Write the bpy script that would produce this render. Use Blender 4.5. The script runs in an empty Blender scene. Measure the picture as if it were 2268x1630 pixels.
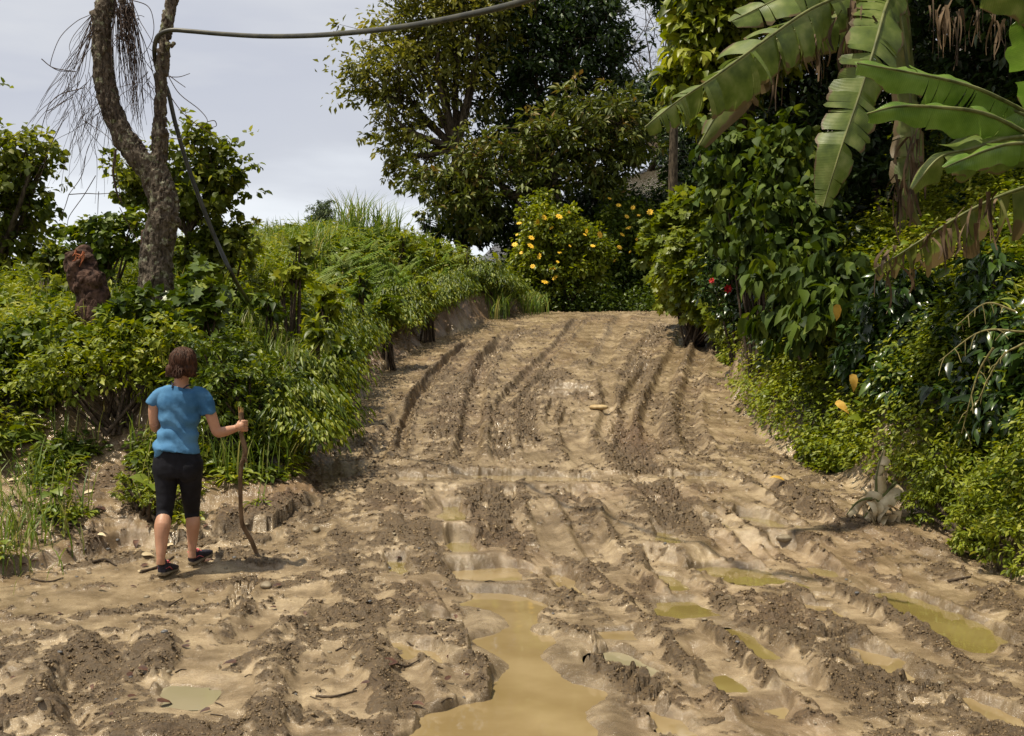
import bpy, math
import numpy as np
from mathutils import Vector, Matrix

# ---------------------------------------------------------------- camera, world, sun, exposure
F = 2432.0; PITCH = math.atan(35 / F); EYE = 1.6
scene = bpy.context.scene
cam_d = bpy.data.cameras.new('camera'); cam = bpy.data.objects.new('camera', cam_d)
scene.collection.objects.link(cam); scene.camera = cam
cam_d.angle = 2 * math.atan(1134 / F); cam_d.clip_start = 0.05; cam_d.clip_end = 3000
cam.location = (0, 0, EYE); cam.rotation_euler = (math.pi / 2 - PITCH, 0, 0)

SUN_EL = 68.0
sd = Vector((-0.90, -0.27, 0)).normalized() * math.cos(math.radians(SUN_EL)); sd.z = math.sin(math.radians(SUN_EL))
sun_d = bpy.data.lights.new('sun', 'SUN'); sun = bpy.data.objects.new('sun', sun_d); scene.collection.objects.link(sun)
sun_d.energy = 5.0; sun_d.angle = math.radians(0.9); sun_d.color = (1.0, 0.91, 0.74)
sun.location = (-10, -5, 20); sun.rotation_euler = (-sd).to_track_quat('-Z', 'Y').to_euler()

w = bpy.data.worlds.new('World'); scene.world = w; w.use_nodes = True
nt = w.node_tree; nt.nodes.clear(); N = nt.nodes.new; LK = nt.links.new
out = N('ShaderNodeOutputWorld'); bg = N('ShaderNodeBackground'); bg2 = N('ShaderNodeBackground'); mx = N('ShaderNodeMixShader')
sky = N('ShaderNodeTexSky'); sky.sky_type = 'NISHITA'; sky.sun_disc = False
sky.sun_elevation = math.radians(SUN_EL); sky.sun_rotation = math.radians(90) - math.atan2(sd.y, sd.x)
bg.inputs['Strength'].default_value = 0.07
LK(sky.outputs[0], bg.inputs[0])
tc = N('ShaderNodeTexCoord'); sep = N('ShaderNodeSeparateXYZ'); LK(tc.outputs['Generated'], sep.inputs[0])
mp = N('ShaderNodeMapping'); mp.inputs['Scale'].default_value = (1.6, 1.6, 7.0); LK(tc.outputs['Generated'], mp.inputs[0])
ns = N('ShaderNodeTexNoise'); ns.inputs['Scale'].default_value = 1.6; ns.inputs['Detail'].default_value = 5; ns.inputs['Roughness'].default_value = 0.5
LK(mp.outputs[0], ns.inputs[0])
ad = N('ShaderNodeMath'); ad.operation = 'MULTIPLY_ADD'; LK(ns.outputs[0], ad.inputs[0]); ad.inputs[1].default_value = 0.26; LK(sep.outputs[2], ad.inputs[2])
cr = N('ShaderNodeValToRGB'); LK(ad.outputs[0], cr.inputs[0]); e = cr.color_ramp.elements
e[0].position = 0.10; e[0].color = (0.88, 0.92, 0.95, 1); e[1].position = 0.25; e[1].color = (0.76, 0.79, 0.83, 1)
for p, c in ((0.31, (0.54, 0.56, 0.615)), (0.37, (0.505, 0.525, 0.59)), (0.44, (0.68, 0.69, 0.70)), (0.6, (0.55, 0.56, 0.58)), (1.0, (0.42, 0.43, 0.46))):
    q = e.new(p); q.color = (*c, 1)
LK(cr.outputs[0], bg2.inputs[0]); bg2.inputs['Strength'].default_value = 1.06
mx.inputs[0].default_value = 0.9; LK(bg.outputs[0], mx.inputs[1]); LK(bg2.outputs[0], mx.inputs[2]); LK(mx.outputs[0], out.inputs[0])
vs = scene.view_settings; vs.view_transform = 'Standard'; vs.look = 'None'; vs.gamma = 1; vs.exposure = 0.22
scene.cycles.use_denoising = True; scene.cycles.denoising_prefilter = 'ACCURATE'; scene.cycles.max_bounces = 6; scene.cycles.diffuse_bounces = 3; scene.cycles.transparent_max_bounces = 8

# ---------------------------------------------------------------- helpers
def P(px, py, D):
    """photo direction (on a 2268 x 1630 grid) carried out to world depth D."""
    x = (px - 1134) / F; u = (815 - py) / F
    yy = math.cos(PITCH) + math.sin(PITCH) * u; zz = u * math.cos(PITCH) - math.sin(PITCH)
    return np.array((x / yy * D, D, EYE + zz / yy * D))
COL = scene.collection
def tag(o, label=None, cat=None, group=None, kind=None):
    if label: o['label'] = label
    if cat: o['category'] = cat
    if group: o['group'] = group
    if kind: o['kind'] = kind
    return o
def empty(name, loc, label, cat, group=None):
    o = bpy.data.objects.new(name, None); COL.objects.link(o); o.location = tuple(float(v) for v in loc); o.empty_display_size = 0.2
    return tag(o, label, cat, group)
class MB:
    """collects triangles and quads with a per-face value and uv, links ONE mesh"""
    def __init__(s): s.v = []; s.f = {3: [], 4: []}; s.a = {3: [], 4: []}; s.n = 0; s.uv = []
    def add(s, V, Fc, a=0.5, uv=None):
        V = np.asarray(V, float).reshape(-1, 3); Fc = np.asarray(Fc, np.int64)
        if len(Fc) == 0: return s
        k = Fc.shape[1]; s.v.append(V); s.f[k].append(Fc + s.n)
        s.a[k].append(np.broadcast_to(np.asarray(a, float), (len(Fc),)).copy())
        s.uv.append(np.zeros((len(V), 2)) if uv is None else np.asarray(uv, float)); s.n += len(V)
        return s
    def mesh(s, name):
        me = bpy.data.meshes.new(name)
        if s.n == 0: return me
        V = np.concatenate(s.v); UV = np.concatenate(s.uv)
        Fs = {k: (np.concatenate(s.f[k]) if s.f[k] else np.zeros((0, k), int)) for k in (3, 4)}
        A = np.concatenate([np.concatenate(s.a[k]) if s.a[k] else np.zeros(0) for k in (3, 4)])
        loops = np.concatenate([Fs[3].ravel(), Fs[4].ravel()]).astype(np.int32)
        n3, n4 = len(Fs[3]), len(Fs[4])
        starts = np.concatenate([np.arange(n3) * 3, n3 * 3 + np.arange(n4) * 4]).astype(np.int32)
        me.vertices.add(len(V)); me.vertices.foreach_set('co', V.astype(np.float32).ravel())
        me.loops.add(len(loops)); me.loops.foreach_set('vertex_index', loops)
        me.polygons.add(n3 + n4); me.polygons.foreach_set('loop_start', starts)
        me.update(calc_edges=True)
        at = me.attributes.new('v', 'FLOAT', 'FACE'); at.data.foreach_set('value', A.astype(np.float32))
        if UV.any():
            ul = me.uv_layers.new(name='UVMap'); ul.data.foreach_set('uv', UV[loops].astype(np.float32).ravel())
        return me
    def build(s, name, mat, parent=None, smooth=False, origin=None):
        if origin is None and parent is not None: origin = world_loc(parent)
        if origin is None: origin = np.zeros(3)
        for i in range(len(s.v)): s.v[i] = s.v[i] - np.asarray(origin)
        me = s.mesh(name); o = bpy.data.objects.new(name, me); COL.objects.link(o)
        me.materials.append(mat)
        if smooth: me.polygons.foreach_set('use_smooth', np.ones(len(me.polygons), bool))
        if parent is not None:
            o.parent = parent
        else: o.location = tuple(float(v) for v in origin)
        return o
def world_loc(o):
    p = np.array(o.location)
    while o.parent is not None: o = o.parent; p = p + np.array(o.location)
    return p
def hash2(ix, iy, seed):
    h = (ix.astype(np.int64) * 374761393 + iy.astype(np.int64) * 668265263 + seed * 1274126177) & 0xffffffff
    h = ((h ^ (h >> 13)) * 1274126177) & 0xffffffff
    h = ((h ^ (h >> 16)) * 2246822519) & 0xffffffff
    return ((h ^ (h >> 15)) & 0xffffff) / float(0xffffff)
def vnoise(x, y, seed=0):
    xi = np.floor(x); yi = np.floor(y); fx = x - xi; fy = y - yi
    fx = fx * fx * (3 - 2 * fx); fy = fy * fy * (3 - 2 * fy); xi = xi.astype(np.int64); yi = yi.astype(np.int64)
    a = hash2(xi, yi, seed); b = hash2(xi + 1, yi, seed); c = hash2(xi, yi + 1, seed); d = hash2(xi + 1, yi + 1, seed)
    return (a + (b - a) * fx) * (1 - fy) + (c + (d - c) * fx) * fy
def fbm(x, y, seed=0, o=4):
    t = 0; amp = 0.5; s = 0
    for i in range(o):
        t = t + amp * vnoise(x, y, seed + i * 17); s += amp; amp *= 0.5
        x, y = x * 1.83 + y * 0.7 + 3.1, y * 1.83 - x * 0.38 + 1.7
    return t / s
def worley(x, y, seed=0):
    xi = np.floor(x).astype(np.int64); yi = np.floor(y).astype(np.int64); best = np.full(x.shape, 9.0)
    for i in (-1, 0, 1):
        for j in (-1, 0, 1):
            cx = xi + i; cy = yi + j
            dx = cx + hash2(cx, cy, seed) - x; dy = cy + hash2(cx, cy, seed + 5) - y
            best = np.minimum(best, dx * dx + dy * dy)
    return np.sqrt(best)
def sst(t): t = np.clip(t, 0, 1); return t * t * (3 - 2 * t)
def unit(v): return v / np.maximum(np.linalg.norm(v, axis=-1, keepdims=True), 1e-9)
def catmull(pts, n=8):
    p = np.asarray(pts, float); p = np.vstack([2 * p[0] - p[1], p, 2 * p[-1] - p[-2]]); out = []
    for i in range(1, len(p) - 2):
        t = np.linspace(0, 1, n, endpoint=False)[:, None]
        out.append(0.5 * (2 * p[i] + (p[i + 1] - p[i - 1]) * t + (2 * p[i - 1] - 5 * p[i] + 4 * p[i + 1] - p[i + 2]) * t ** 2 + (3 * p[i] - p[i - 1] - 3 * p[i + 1] + p[i + 2]) * t ** 3))
    return np.vstack(out + [p[-2][None]])
def tube(mb, pts, rad, sides=8, a=0.5, lump=0.0, rng=None, flat=1.0):
    p = np.asarray(pts, float); n = len(p)
    r = np.interp(np.linspace(0, 1, n), np.linspace(0, 1, len(rad)), rad) if len(np.atleast_1d(rad)) > 1 else np.full(n, float(np.atleast_1d(rad)[0]))
    t = unit(np.gradient(p, axis=0)); ref = np.array((0.31, 0.9, 0.2)) if abs(t[:, 2]).mean() > 0.5 else np.array((0.1, 0.2, 1.0))
    s = unit(np.cross(t, ref)); u = np.cross(t, s)
    th = np.arange(sides) / sides * 2 * math.pi
    rr = r[:, None] * np.ones(sides)
    if lump: 
        rr = rr * (1 + lump * (fbm(np.cos(th)[None] * 1.5 + np.arange(n)[:, None] * 0.33 + 7, np.sin(th)[None] * 1.5 + np.arange(n)[:, None] * 0.21, int(abs(p[0, 0] * 100)) % 97, 3) - 0.5) * 2)
    V = p[:, None] + rr[..., None] * (np.cos(th)[None, :, None] * s[:, None] + flat * np.sin(th)[None, :, None] * u[:, None])
    i = np.arange(n - 1)[:, None] * sides; j = np.arange(sides)[None]; j2 = (j + 1) % sides
    Fq = np.stack([i + j, i + j2, i + sides + j2, i + sides + j], -1).reshape(-1, 4)
    L = np.concatenate([[0], np.cumsum(np.linalg.norm(np.diff(p, axis=0), axis=1))])
    uv = np.stack([np.broadcast_to(th[None] / 6.283, (n, sides)), np.broadcast_to(L[:, None], (n, sides))], -1).reshape(-1, 2)
    V = V.reshape(-1, 3); nv = len(V)
    mb.add(np.vstack([V]), Fq, a, uv)
    # end caps
    for k, idx in ((0, range(sides)), (n - 1, range(sides))):
        base = V[k * sides:(k + 1) * sides]; c = base.mean(0)
        VV = np.vstack([base, c]); jj = np.arange(sides)
        ff = np.stack([(jj + 1) % sides, jj, np.full(sides, sides)], -1) if k == 0 else np.stack([jj, (jj + 1) % sides, np.full(sides, sides)], -1)
        mb.add(VV, ff, a)
    return mb

# leaf templates: (x across, y along, z up) and triangles
T_LOW = (np.array([(0, 0, 0), (.5, .45, .10), (0, 1, -.10), (-.5, .45, .10)]), np.array([(0, 1, 2), (0, 2, 3)]))
T_MID = (np.array([(0, 0, 0), (0, .5, .0), (0, 1, -.16), (.5, .38, .09), (.33, .75, .02), (-.5, .38, .09), (-.33, .75, .02)]),
         np.array([(0, 3, 1), (3, 4, 1), (4, 2, 1), (0, 1, 5), (5, 1, 6), (6, 1, 2)]))
T_HI = (np.array([(0, -.06, .02), (0, .3, .02), (0, .65, -.03), (0, 1, -.2), (.40, .02, .07), (.52, .32, .10), (.30, .70, .02), (-.40, .02, .07), (-.52, .32, .10), (-.30, .70, .02)]),
        np.array([(0, 4, 1), (4, 5, 1), (5, 2, 1), (5, 6, 2), (6, 3, 2), (0, 1, 7), (7, 1, 8), (8, 1, 2), (8, 2, 9), (9, 2, 3)]))
def _lobed():
    th = np.linspace(-2.75, 2.75, 15); rr = np.where(np.arange(15) % 2 == 0, .40, .56); rr = np.array([.40,.46,.33,.54,.36,.62,.42,.72,.42,.62,.36,.54,.33,.46,.40])
    v = [(0, .35, 0)] + [(math.sin(t) * r * 1.0, .35 + math.cos(t) * r, .06 * abs(math.sin(t)) - .10 * max(0, math.cos(t))) for t, r in zip(th, rr)]
    return np.array(v), np.array([(0, i + 1, i + 2)[::-1] for i in range(14)])
T_LOBE = _lobed()
T_LANCE = (np.array([(0, 0, 0), (.5, .3, .05), (.42, .65, -.02), (0, 1, -.22), (-.42, .65, -.02), (-.5, .3, .05), (0, .45, -.03)]),
           np.array([(0, 1, 6), (1, 2, 6), (2, 3, 6), (3, 4, 6), (4, 5, 6), (5, 0, 6)]))
def leaves(mb, pos, axis, nrm, L, W, T, v):
    tv, tf = T; n = len(pos)
    if n == 0: return
    axis = unit(axis); side = unit(np.cross(axis, nrm)); up = np.cross(side, axis)
    L = np.broadcast_to(L, (n,))[:, None, None]; W = np.broadcast_to(W, (n,))[:, None, None]
    V = pos[:, None] + tv[None, :, 1:2] * L * axis[:, None] + tv[None, :, 0:1] * W * side[:, None] + tv[None, :, 2:3] * L * up[:, None]
    k = len(tv); Fc = tf[None] + (np.arange(n) * k)[:, None, None]
    mb.add(V.reshape(-1, 3), Fc.reshape(-1, 3), np.repeat(np.broadcast_to(v, (n,)), len(tf)))
def rnd_unit(rng, n): return unit(rng.normal(size=(n, 3)))
ZUP = np.array((0, 0, 1.0))

# ---------------------------------------------------------------- materials
def newmat(name):
    m = bpy.data.materials.new(name); m.use_nodes = True; t = m.node_tree; t.nodes.clear()
    return m, t, t.nodes.new, t.links.new
def ramp(Nn, stops):
    r = Nn('ShaderNodeValToRGB'); e = r.color_ramp.elements
    e[0].position = stops[0][0]; e[0].color = (*stops[0][1], 1); e[1].position = stops[-1][0]; e[1].color = (*stops[-1][1], 1)
    for p, c in stops[1:-1]: q = e.new(p); q.color = (*c, 1)
    return r
def leaf_mat(name, cols, rough=0.45, trans=0.3, spec=0.4, blotch=0.25):
    m, t, Nn, L = newmat(name)
    o = Nn('ShaderNodeOutputMaterial'); pr = Nn('ShaderNodeBsdfPrincipled'); tr = Nn('ShaderNodeBsdfTranslucent'); mxs = Nn('ShaderNodeMixShader')
    at = Nn('ShaderNodeAttribute'); at.attribute_name = 'v'
    n = len(cols); r = ramp(Nn, [(i / (n - 1), c) for i, c in enumerate(cols)])
    g = Nn('ShaderNodeTexCoord'); nz = Nn('ShaderNodeTexNoise'); nz.inputs['Scale'].default_value = 0.9; nz.inputs['Detail'].default_value = 3; L(g.outputs['Object'], nz.inputs[0])
    ma = Nn('ShaderNodeMath'); ma.operation = 'MULTIPLY_ADD'; L(nz.outputs[0], ma.inputs[0]); ma.inputs[1].default_value = 0.9; ma.inputs[2].default_value = -0.45
    ab = Nn('ShaderNodeMath'); ab.operation = 'ADD'; L(ma.outputs[0], ab.inputs[0]); L(at.outputs['Fac'], ab.inputs[1]); L(ab.outputs[0], r.inputs[0])
    nf = Nn('ShaderNodeTexNoise'); nf.inputs['Scale'].default_value = 60; L(g.outputs['Object'], nf.inputs[0])
    hs = Nn('ShaderNodeHueSaturation'); L(r.outputs[0], hs.inputs['Color'])
    mv = Nn('ShaderNodeMapRange'); L(nf.outputs[0], mv.inputs[0]); mv.inputs[3].default_value = 1 - blotch; mv.inputs[4].default_value = 1 + blotch; L(mv.outputs[0], hs.inputs['Value'])
    L(hs.outputs[0], pr.inputs['Base Color']); pr.inputs['Roughness'].default_value = rough; pr.inputs['Specular IOR Level'].default_value = spec
    bt = Nn('ShaderNodeHueSaturation'); bt.inputs['Hue'].default_value = 0.485; bt.inputs['Saturation'].default_value = 1.1; bt.inputs['Value'].default_value = 1.5; L(hs.outputs[0], bt.inputs['Color']); L(bt.outputs[0], tr.inputs['Color'])
    mxs.inputs[0].default_value = trans; L(pr.outputs[0], mxs.inputs[1]); L(tr.outputs[0], mxs.inputs[2]); L(mxs.outputs[0], o.inputs[0])
    return m
def plain(name, c1, c2, scale=20, rough=0.7, bump=0.3, detail=5, spec=0.3, stretch=(1, 1, 1), dist=0.01, lo=.35, hi=.65, metallic=0):
    m, t, Nn, L = newmat(name)
    o = Nn('ShaderNodeOutputMaterial'); pr = Nn('ShaderNodeBsdfPrincipled'); L(pr.outputs[0], o.inputs[0])
    g = Nn('ShaderNodeTexCoord'); mpn = Nn('ShaderNodeMapping'); mpn.inputs['Scale'].default_value = stretch; L(g.outputs['Object'], mpn.inputs[0])
    nz = Nn('ShaderNodeTexNoise'); nz.inputs['Scale'].default_value = scale; nz.inputs['Detail'].default_value = detail; L(mpn.outputs[0], nz.inputs[0])
    r = ramp(Nn, [(lo, c1), (hi, c2)]); L(nz.outputs[0], r.inputs[0]); L(r.outputs[0], pr.inputs['Base Color'])
    b = Nn('ShaderNodeBump'); b.inputs['Strength'].default_value = bump; b.inputs['Distance'].default_value = dist; L(nz.outputs[0], b.inputs['Height']); L(b.outputs[0], pr.inputs['Normal'])
    pr.inputs['Roughness'].default_value = rough; pr.inputs['Specular IOR Level'].default_value = spec; pr.inputs['Metallic'].default_value = metallic
    return m

# ---------------------------------------------------------------- terrain shape
_Y = np.array([-60, 0, 7.7, 8.8, 9.8, 10.8, 13, 17, 20, 22.5, 24, 25, 27, 32, 60, 200.]); _Z = np.array([-1.2, 0, 0, .15, .31, .40, .69, 1.25, 1.76, 2.26, 2.49, 2.5, 2.35, 1.9, 0, -30.])
_yy = np.linspace(-60, 200, 5201); _zz = np.interp(_yy, _Y, _Z); _k = np.hanning(31); _k /= _k.sum()
_zs = np.convolve(np.pad(_zz, 15, mode='edge'), _k, 'valid')
def zroad(y): return np.interp(y, _yy, _zs)
def on_road(px, py):
    """where the sight line meets the road base"""
    Ds = np.linspace(3.2, 25, 1500); zz = np.array([P(px, py, D)[2] for D in (1., 2.)]); s = zz[1] - zz[0]; z = EYE + s * Ds
    i = np.where(z <= zroad(Ds))[0]; D = Ds[i[0]] if len(i) else 24.5
    return P(px, py, D)
EL = np.array([(-16, 1), (-9, 5.5), (-5.2, 7.0), (-3.54, 7.6), (-2.9, 8.35), (-1.93, 8.8), (-1.6, 9.7), (-1.8, 11.2), (-1.95, 12.8), (-2.1, 17), (-1.5, 20), (-.5, 22.3), (.36, 24), (1.0, 27), (-1.5, 31), (-9, 36)])
ER = np.array([(5.6, -6), (4.6, 2), (3.95, 5.5), (3.5, 7.2), (3.53, 8.9), (3.15, 10), (2.75, 12), (2.85, 14), (3.65, 19.5), (4.1, 24), (3.4, 28), (1, 33), (-6, 41)])
def sdist(pl, x, y, sign):
    best = np.full(x.shape, 1e9); out = np.zeros(x.shape); sy = np.zeros(x.shape)
    for a, b in zip(pl[:-1], pl[1:]):
        d = b - a; t = np.clip(((x - a[0]) * d[0] + (y - a[1]) * d[1]) / (d @ d), 0, 1)
        qx = a[0] + t * d[0]; qy = a[1] + t * d[1]; dd = np.hypot(x - qx, y - qy)
        cr_ = d[0] * (y - a[1]) - d[1] * (x - a[0]); m = dd < best - 1e-7
        out = np.where(m, np.where(cr_ * sign > 0, dd, -dd), out); sy = np.where(m, qy, sy); best = np.where(m, dd, best)
    return out, sy
def base_z(x, y, full=False):
    wob = 0.5 * (fbm(x * .9, y * .9, 3, 3) - .5) + .35 * (fbm(x * 3.1, y * 3.1, 5, 3) - .5)
    dl, sl = sdist(EL, x, y, 1); dr, sr = sdist(ER, x, y, -1)
    dlw = dl + wob * sst((dl + 1)); drw = dr + wob * sst(dr + 1)
    z = zroad(y)
    # left bank: gentle front slope, steep cut beside the road
    front = .09 * sst(dlw / .10) + .22 * np.clip(dlw, 0, 1.4) + .68 * sst((dlw - 1.2) / 1.7)
    cut = .50 * sst(dlw / .5) + (.55 + .25 * sst((sl - 13) / 4)) * sst((dlw - .3) / 1.5) + .25 * sst((dlw - 1) / 2)
    t = sst((sl - 8.7) / 2.2); hl = front * (1 - t) + cut * t
    hl = hl * (1 - .75 * sst((sl - 22) / 4))
    fall = np.clip(dlw - 4.2, 0, 60); zl = hl - .55 * fall * sst(fall / 2)
    z = z + np.where(dl > 0, np.maximum(zl, -14 - 0 * zl), 0)
    # right bank
    hr = .5 * sst(drw / .6) + .95 * np.clip(drw - .2, 0, 3) + .45 * np.clip(drw - 3.2, 0, 30)
    hr = hr * (1 - .6 * sst((sr - 21) / 4))
    z = z + np.where(dr > 0, hr, 0)
    back = sst((y - 27) / 9) * sst((x + 4.5) / 5) * (3.2 + .28 * np.clip(x, 0, 20)) * (1 - sst((y - 60) / 60))
    z = z + back
    z = z + np.where((dl > .3) | (dr > .3), .12 * (fbm(x * 1.3, y * 1.3, 9, 3) - .5), 0)
    return (z, dl, sl, dr, sr) if full else z
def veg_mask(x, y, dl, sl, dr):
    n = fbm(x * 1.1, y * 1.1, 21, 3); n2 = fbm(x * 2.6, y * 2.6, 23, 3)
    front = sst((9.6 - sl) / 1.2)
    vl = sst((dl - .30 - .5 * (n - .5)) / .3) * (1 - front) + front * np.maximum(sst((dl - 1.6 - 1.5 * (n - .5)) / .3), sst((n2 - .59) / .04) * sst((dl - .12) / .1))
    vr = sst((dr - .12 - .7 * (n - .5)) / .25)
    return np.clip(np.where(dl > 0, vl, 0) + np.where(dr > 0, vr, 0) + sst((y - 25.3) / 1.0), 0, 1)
# ---------------------------------------------------------------- ground: ruts, clods, puddles
def road_line(pts): return np.array([on_road(x, y)[:2] for x, y in pts])
def seg_d(pl, x, y):
    best = np.full(x.shape, 1e9); s = np.zeros(x.shape); acc = 0; sg = np.zeros(x.shape)
    for a, b in zip(pl[:-1], pl[1:]):
        d = b - a; l = math.hypot(*d)
        if l < 1e-6: continue
        t = np.clip(((x - a[0]) * d[0] + (y - a[1]) * d[1]) / (d @ d), 0, 1)
        dd = np.hypot(x - a[0] - t * d[0], y - a[1] - t * d[1]); m = dd < best
        s = np.where(m, acc + t * l, s); sg = np.where(m, np.sign(d[0] * (y - a[1]) - d[1] * (x - a[0])), sg); best = np.where(m, dd, best); acc += l
    return best, s, sg, acc
# (points, half width, depth, side berm, tread, roughness painted: -1 smooth slurry .. 1 dark clods)
RUTS = [
 ([(1055, 745), (985, 800), (925, 870), (900, 930), (885, 1005)], .07, .13, .05, 0, .3),
 ([(1130, 735), (1075, 800), (1050, 890), (1042, 960), (1030, 1035)], .13, .12, .06, 0, 0),
 ([(1240, 815), (1185, 860), (1165, 900), (1165, 950), (1178, 1010)], .15, .07, .03, 1, .8),
 ([(1385, 695), (1350, 760), (1318, 822)], .16, .06, .02, 0, -.9),
 ([(1535, 710), (1500, 780), (1468, 850), (1440, 930), (1450, 1020)], .14, .09, .06, 0, -.4),
 ([(1440, 800), (1400, 880), (1380, 950), (1400, 1010)], .12, .09, .06, 0, -.2),
 ([(1350, 920), (1390, 985), (1430, 1050), (1490, 1130), (1560, 1235)], .19, .06, .05, 1, .95),
 ([(1110, 1062), (1085, 1110), (1085, 1160), (1125, 1232)], .22, .05, .04, 1, .95),
 ([(1000, 1080), (985, 1130), (1000, 1200), (1040, 1275), (1110, 1400), (1180, 1520), (1200, 1640)], .15, .07, .05, 0, -.9),
 ([(1240, 1070), (1290, 1150), (1330, 1230), (1420, 1320), (1530, 1420), (1680, 1560), (1760, 1640)], .12, .06, .05, 0, -.5),
 ([(1430, 1150), (1475, 1255), (1560, 1355), (1700, 1450), (1880, 1590), (1940, 1640)], .12, .08, .05, 0, -.5),
 ([(1600, 1110), (1690, 1165), (1760, 1225), (1860, 1290), (2050, 1380), (2268, 1500)], .12, .07, .05, 0, -.3),
 ([(1500, 1090), (1640, 1180), (1740, 1260), (1900, 1370), (2268, 1590)], .10, .06, .04, 0, -.4),
 ([(1310, 1500), (1400, 1565), (1440, 1600)], .10, .08, .05, 0, -.6),
 ([(230, 1440), (215, 1520), (290, 1640)], .20, .17, .06, 0, .3),
 ([(440, 1450), (430, 1530), (470, 1640)], .28, .05, .03, 0, -.9),
 ([(700, 1420), (720, 1520), (760, 1640)], .20, .05, .04, 0, -.7),
 ([(860, 1420), (900, 1500), (920, 1640)], .10, .04, .03, 0, -.6),
 ([(640, 1330), (560, 1400), (500, 1440)], .14, .04, .03, 0, -.6),
 ([(1640, 1040), (1760, 1120), (1850, 1190)], .10, .06, .06, 0, 0),
 ([(560, 1255), (530, 1320), (495, 1360)], .07, .03, .015, 1, .5),
 ([(1230, 880), (1215, 940)], .05, .05, .03, 0, -.5), ([(1265, 900), (1240, 950)], .05, .05, .03, 0, -.5),
 ([(1620, 1530), (1720, 1600), (1800, 1640)], .1, .05, .04, 1, .2),
 ([(880, 1052), (1000, 1050), (1150, 1056), (1320, 1060), (1480, 1056), (1580, 1050)], .22, .05, .02, 0, -1),
 ([(1720, 1340), (1800, 1400), (1920, 1480), (2060, 1560), (2180, 1630)], .20, .015, .03, 1, .95),
 ([(1260, 1390), (1330, 1470), (1420, 1570), (1470, 1640)], .14, .01, .03, 1, .9),
 ([(1170, 1110), (1240, 1220), (1290, 1290)], .22, .02, .02, 0, -.8), ([(1340, 1200), (1450, 1330), (1560, 1450), (1640, 1560)], .12, .03, .03, 0, -.8),
 ([(960, 1260), (1010, 1330), (1050, 1400)], .09, .05, .03, 0, -.9), ([(1820, 1240), (1950, 1310), (2120, 1400), (2268, 1470)], .15, .03, .03, 0, -.7),
 ([(1290, 700), (1230, 770), (1150, 850), (1090, 930)], .10, .07, .05, 0, .5), ([(1340, 830), (1350, 900), (1330, 1000)], .10, .06, .05, 0, -.4),
 ([(1470, 710), (1430, 780), (1390, 850)], .16, .05, .04, 1, .6), ([(1560, 740), (1540, 830), (1520, 930), (1560, 1030)], .13, .07, .06, 0, .3),
 ([(1000, 800), (940, 860), (860, 960), (820, 1040)], .10, .06, .05, 0, .4), ([(1120, 900), (1110, 980), (1130, 1040)], .12, .05, .05, 1, .4), ([(1260, 940), (1290, 1000), (1310, 1040)], .16, .05, .05, 0, -.7), ([(1180, 720), (1090, 780), (1010, 880), (970, 1000)], .12, .05, .04, 1, .6),
 ([(300, 1330), (500, 1320), (640, 1300)], .25, .015, .01, 0, -.8), ([(0, 1340), (200, 1330), (400, 1300)], .3, .01, .01, 0, -.9),
]
BERMS = [  # rough raised clods: points, half width, height
 ([(775, 1290), (785, 1360), (830, 1450), (850, 1510), (900, 1590)], .15, .09),
 ([(650, 1400), (610, 1480), (590, 1560), (600, 1640)], .13, .08),
 ([(350, 1390), (335, 1470), (320, 1560)], .15, .12),
 ([(190, 1430), (250, 1500), (235, 1560), (300, 1640)], .14, .11),
 ([(0, 1480), (60, 1430), (160, 1440), (130, 1540), (40, 1600)], .18, .10),
 ([(700, 1345), (600, 1420), (520, 1480)], .09, .07),
 ([(890, 1290), (930, 1370), (1000, 1430), (1080, 1480), (1135, 1550)], .17, .08),
 ([(960, 1180), (975, 1240), (1020, 1330), (1060, 1390)], .10, .06),
 ([(150, 1262), (300, 1235), (430, 1205), (560, 1205), (650, 1160), (760, 1085)], .07, .06),
 ([(560, 1180), (680, 1150), (800, 1100)], .30, .08), ([(700, 1230), (820, 1160), (900, 1090)], .30, .07),
 ([(640, 1290), (760, 1260), (860, 1200)], .16, .05), ([(520, 1230), (600, 1250)], .18, .06),
 ([(1250, 1400), (1330, 1480), (1420, 1580)], .13, .07), ([(1400, 1400), (1500, 1440), (1560, 1510)], .10, .05),
 ([(1690, 1330), (1780, 1400), (1900, 1490), (2050, 1570), (2200, 1640)], .20, .06),
 ([(1560, 1590), (1700, 1560), (1820, 1600)], .14, .07), ([(1560, 1360), (1720, 1410), (1860, 1500)], .07, .05),
 ([(1860, 1150), (1980, 1190), (2100, 1230)], .16, .09), ([(1930, 1440), (2100, 1490), (2268, 1560)], .14, .05),
 ([(1640, 1060), (1750, 1110), (1850, 1160), (1950, 1250)], .16, .08), ([(1400, 1270), (1440, 1330), (1500, 1400)], .09, .05),
 ([(1230, 1090), (1290, 1110), (1330, 1180)], .16, .04), ([(1150, 1060), (1160, 1130), (1180, 1200)], .06, .05),
 ([(960, 830), (1000, 860), (1010, 960), (980, 1030)], .34, .06), ([(1440, 870), (1490, 930), (1480, 990)], .30, .07),
 ([(850, 1040), (800, 1120), (880, 1200), (900, 1260)], .25, .06), ([(2100, 1270), (2268, 1380), (2300, 1480)], .2, .08),
 ([(1210, 1350), (1290, 1290), (1240, 1240)], .10, .03), ([(0, 1640), (150, 1620), (300, 1600), (480, 1640)], .2, .07),
 ([(1060, 760), (1180, 740), (1330, 700)], .3, .04), ([(1140, 790), (1230, 815), (1310, 800)], .16, .07),
 ([(560, 1560), (700, 1600), (860, 1610)], .12, .05), ([(1000, 770), (1120, 775)], .2, .05),
]
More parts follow.
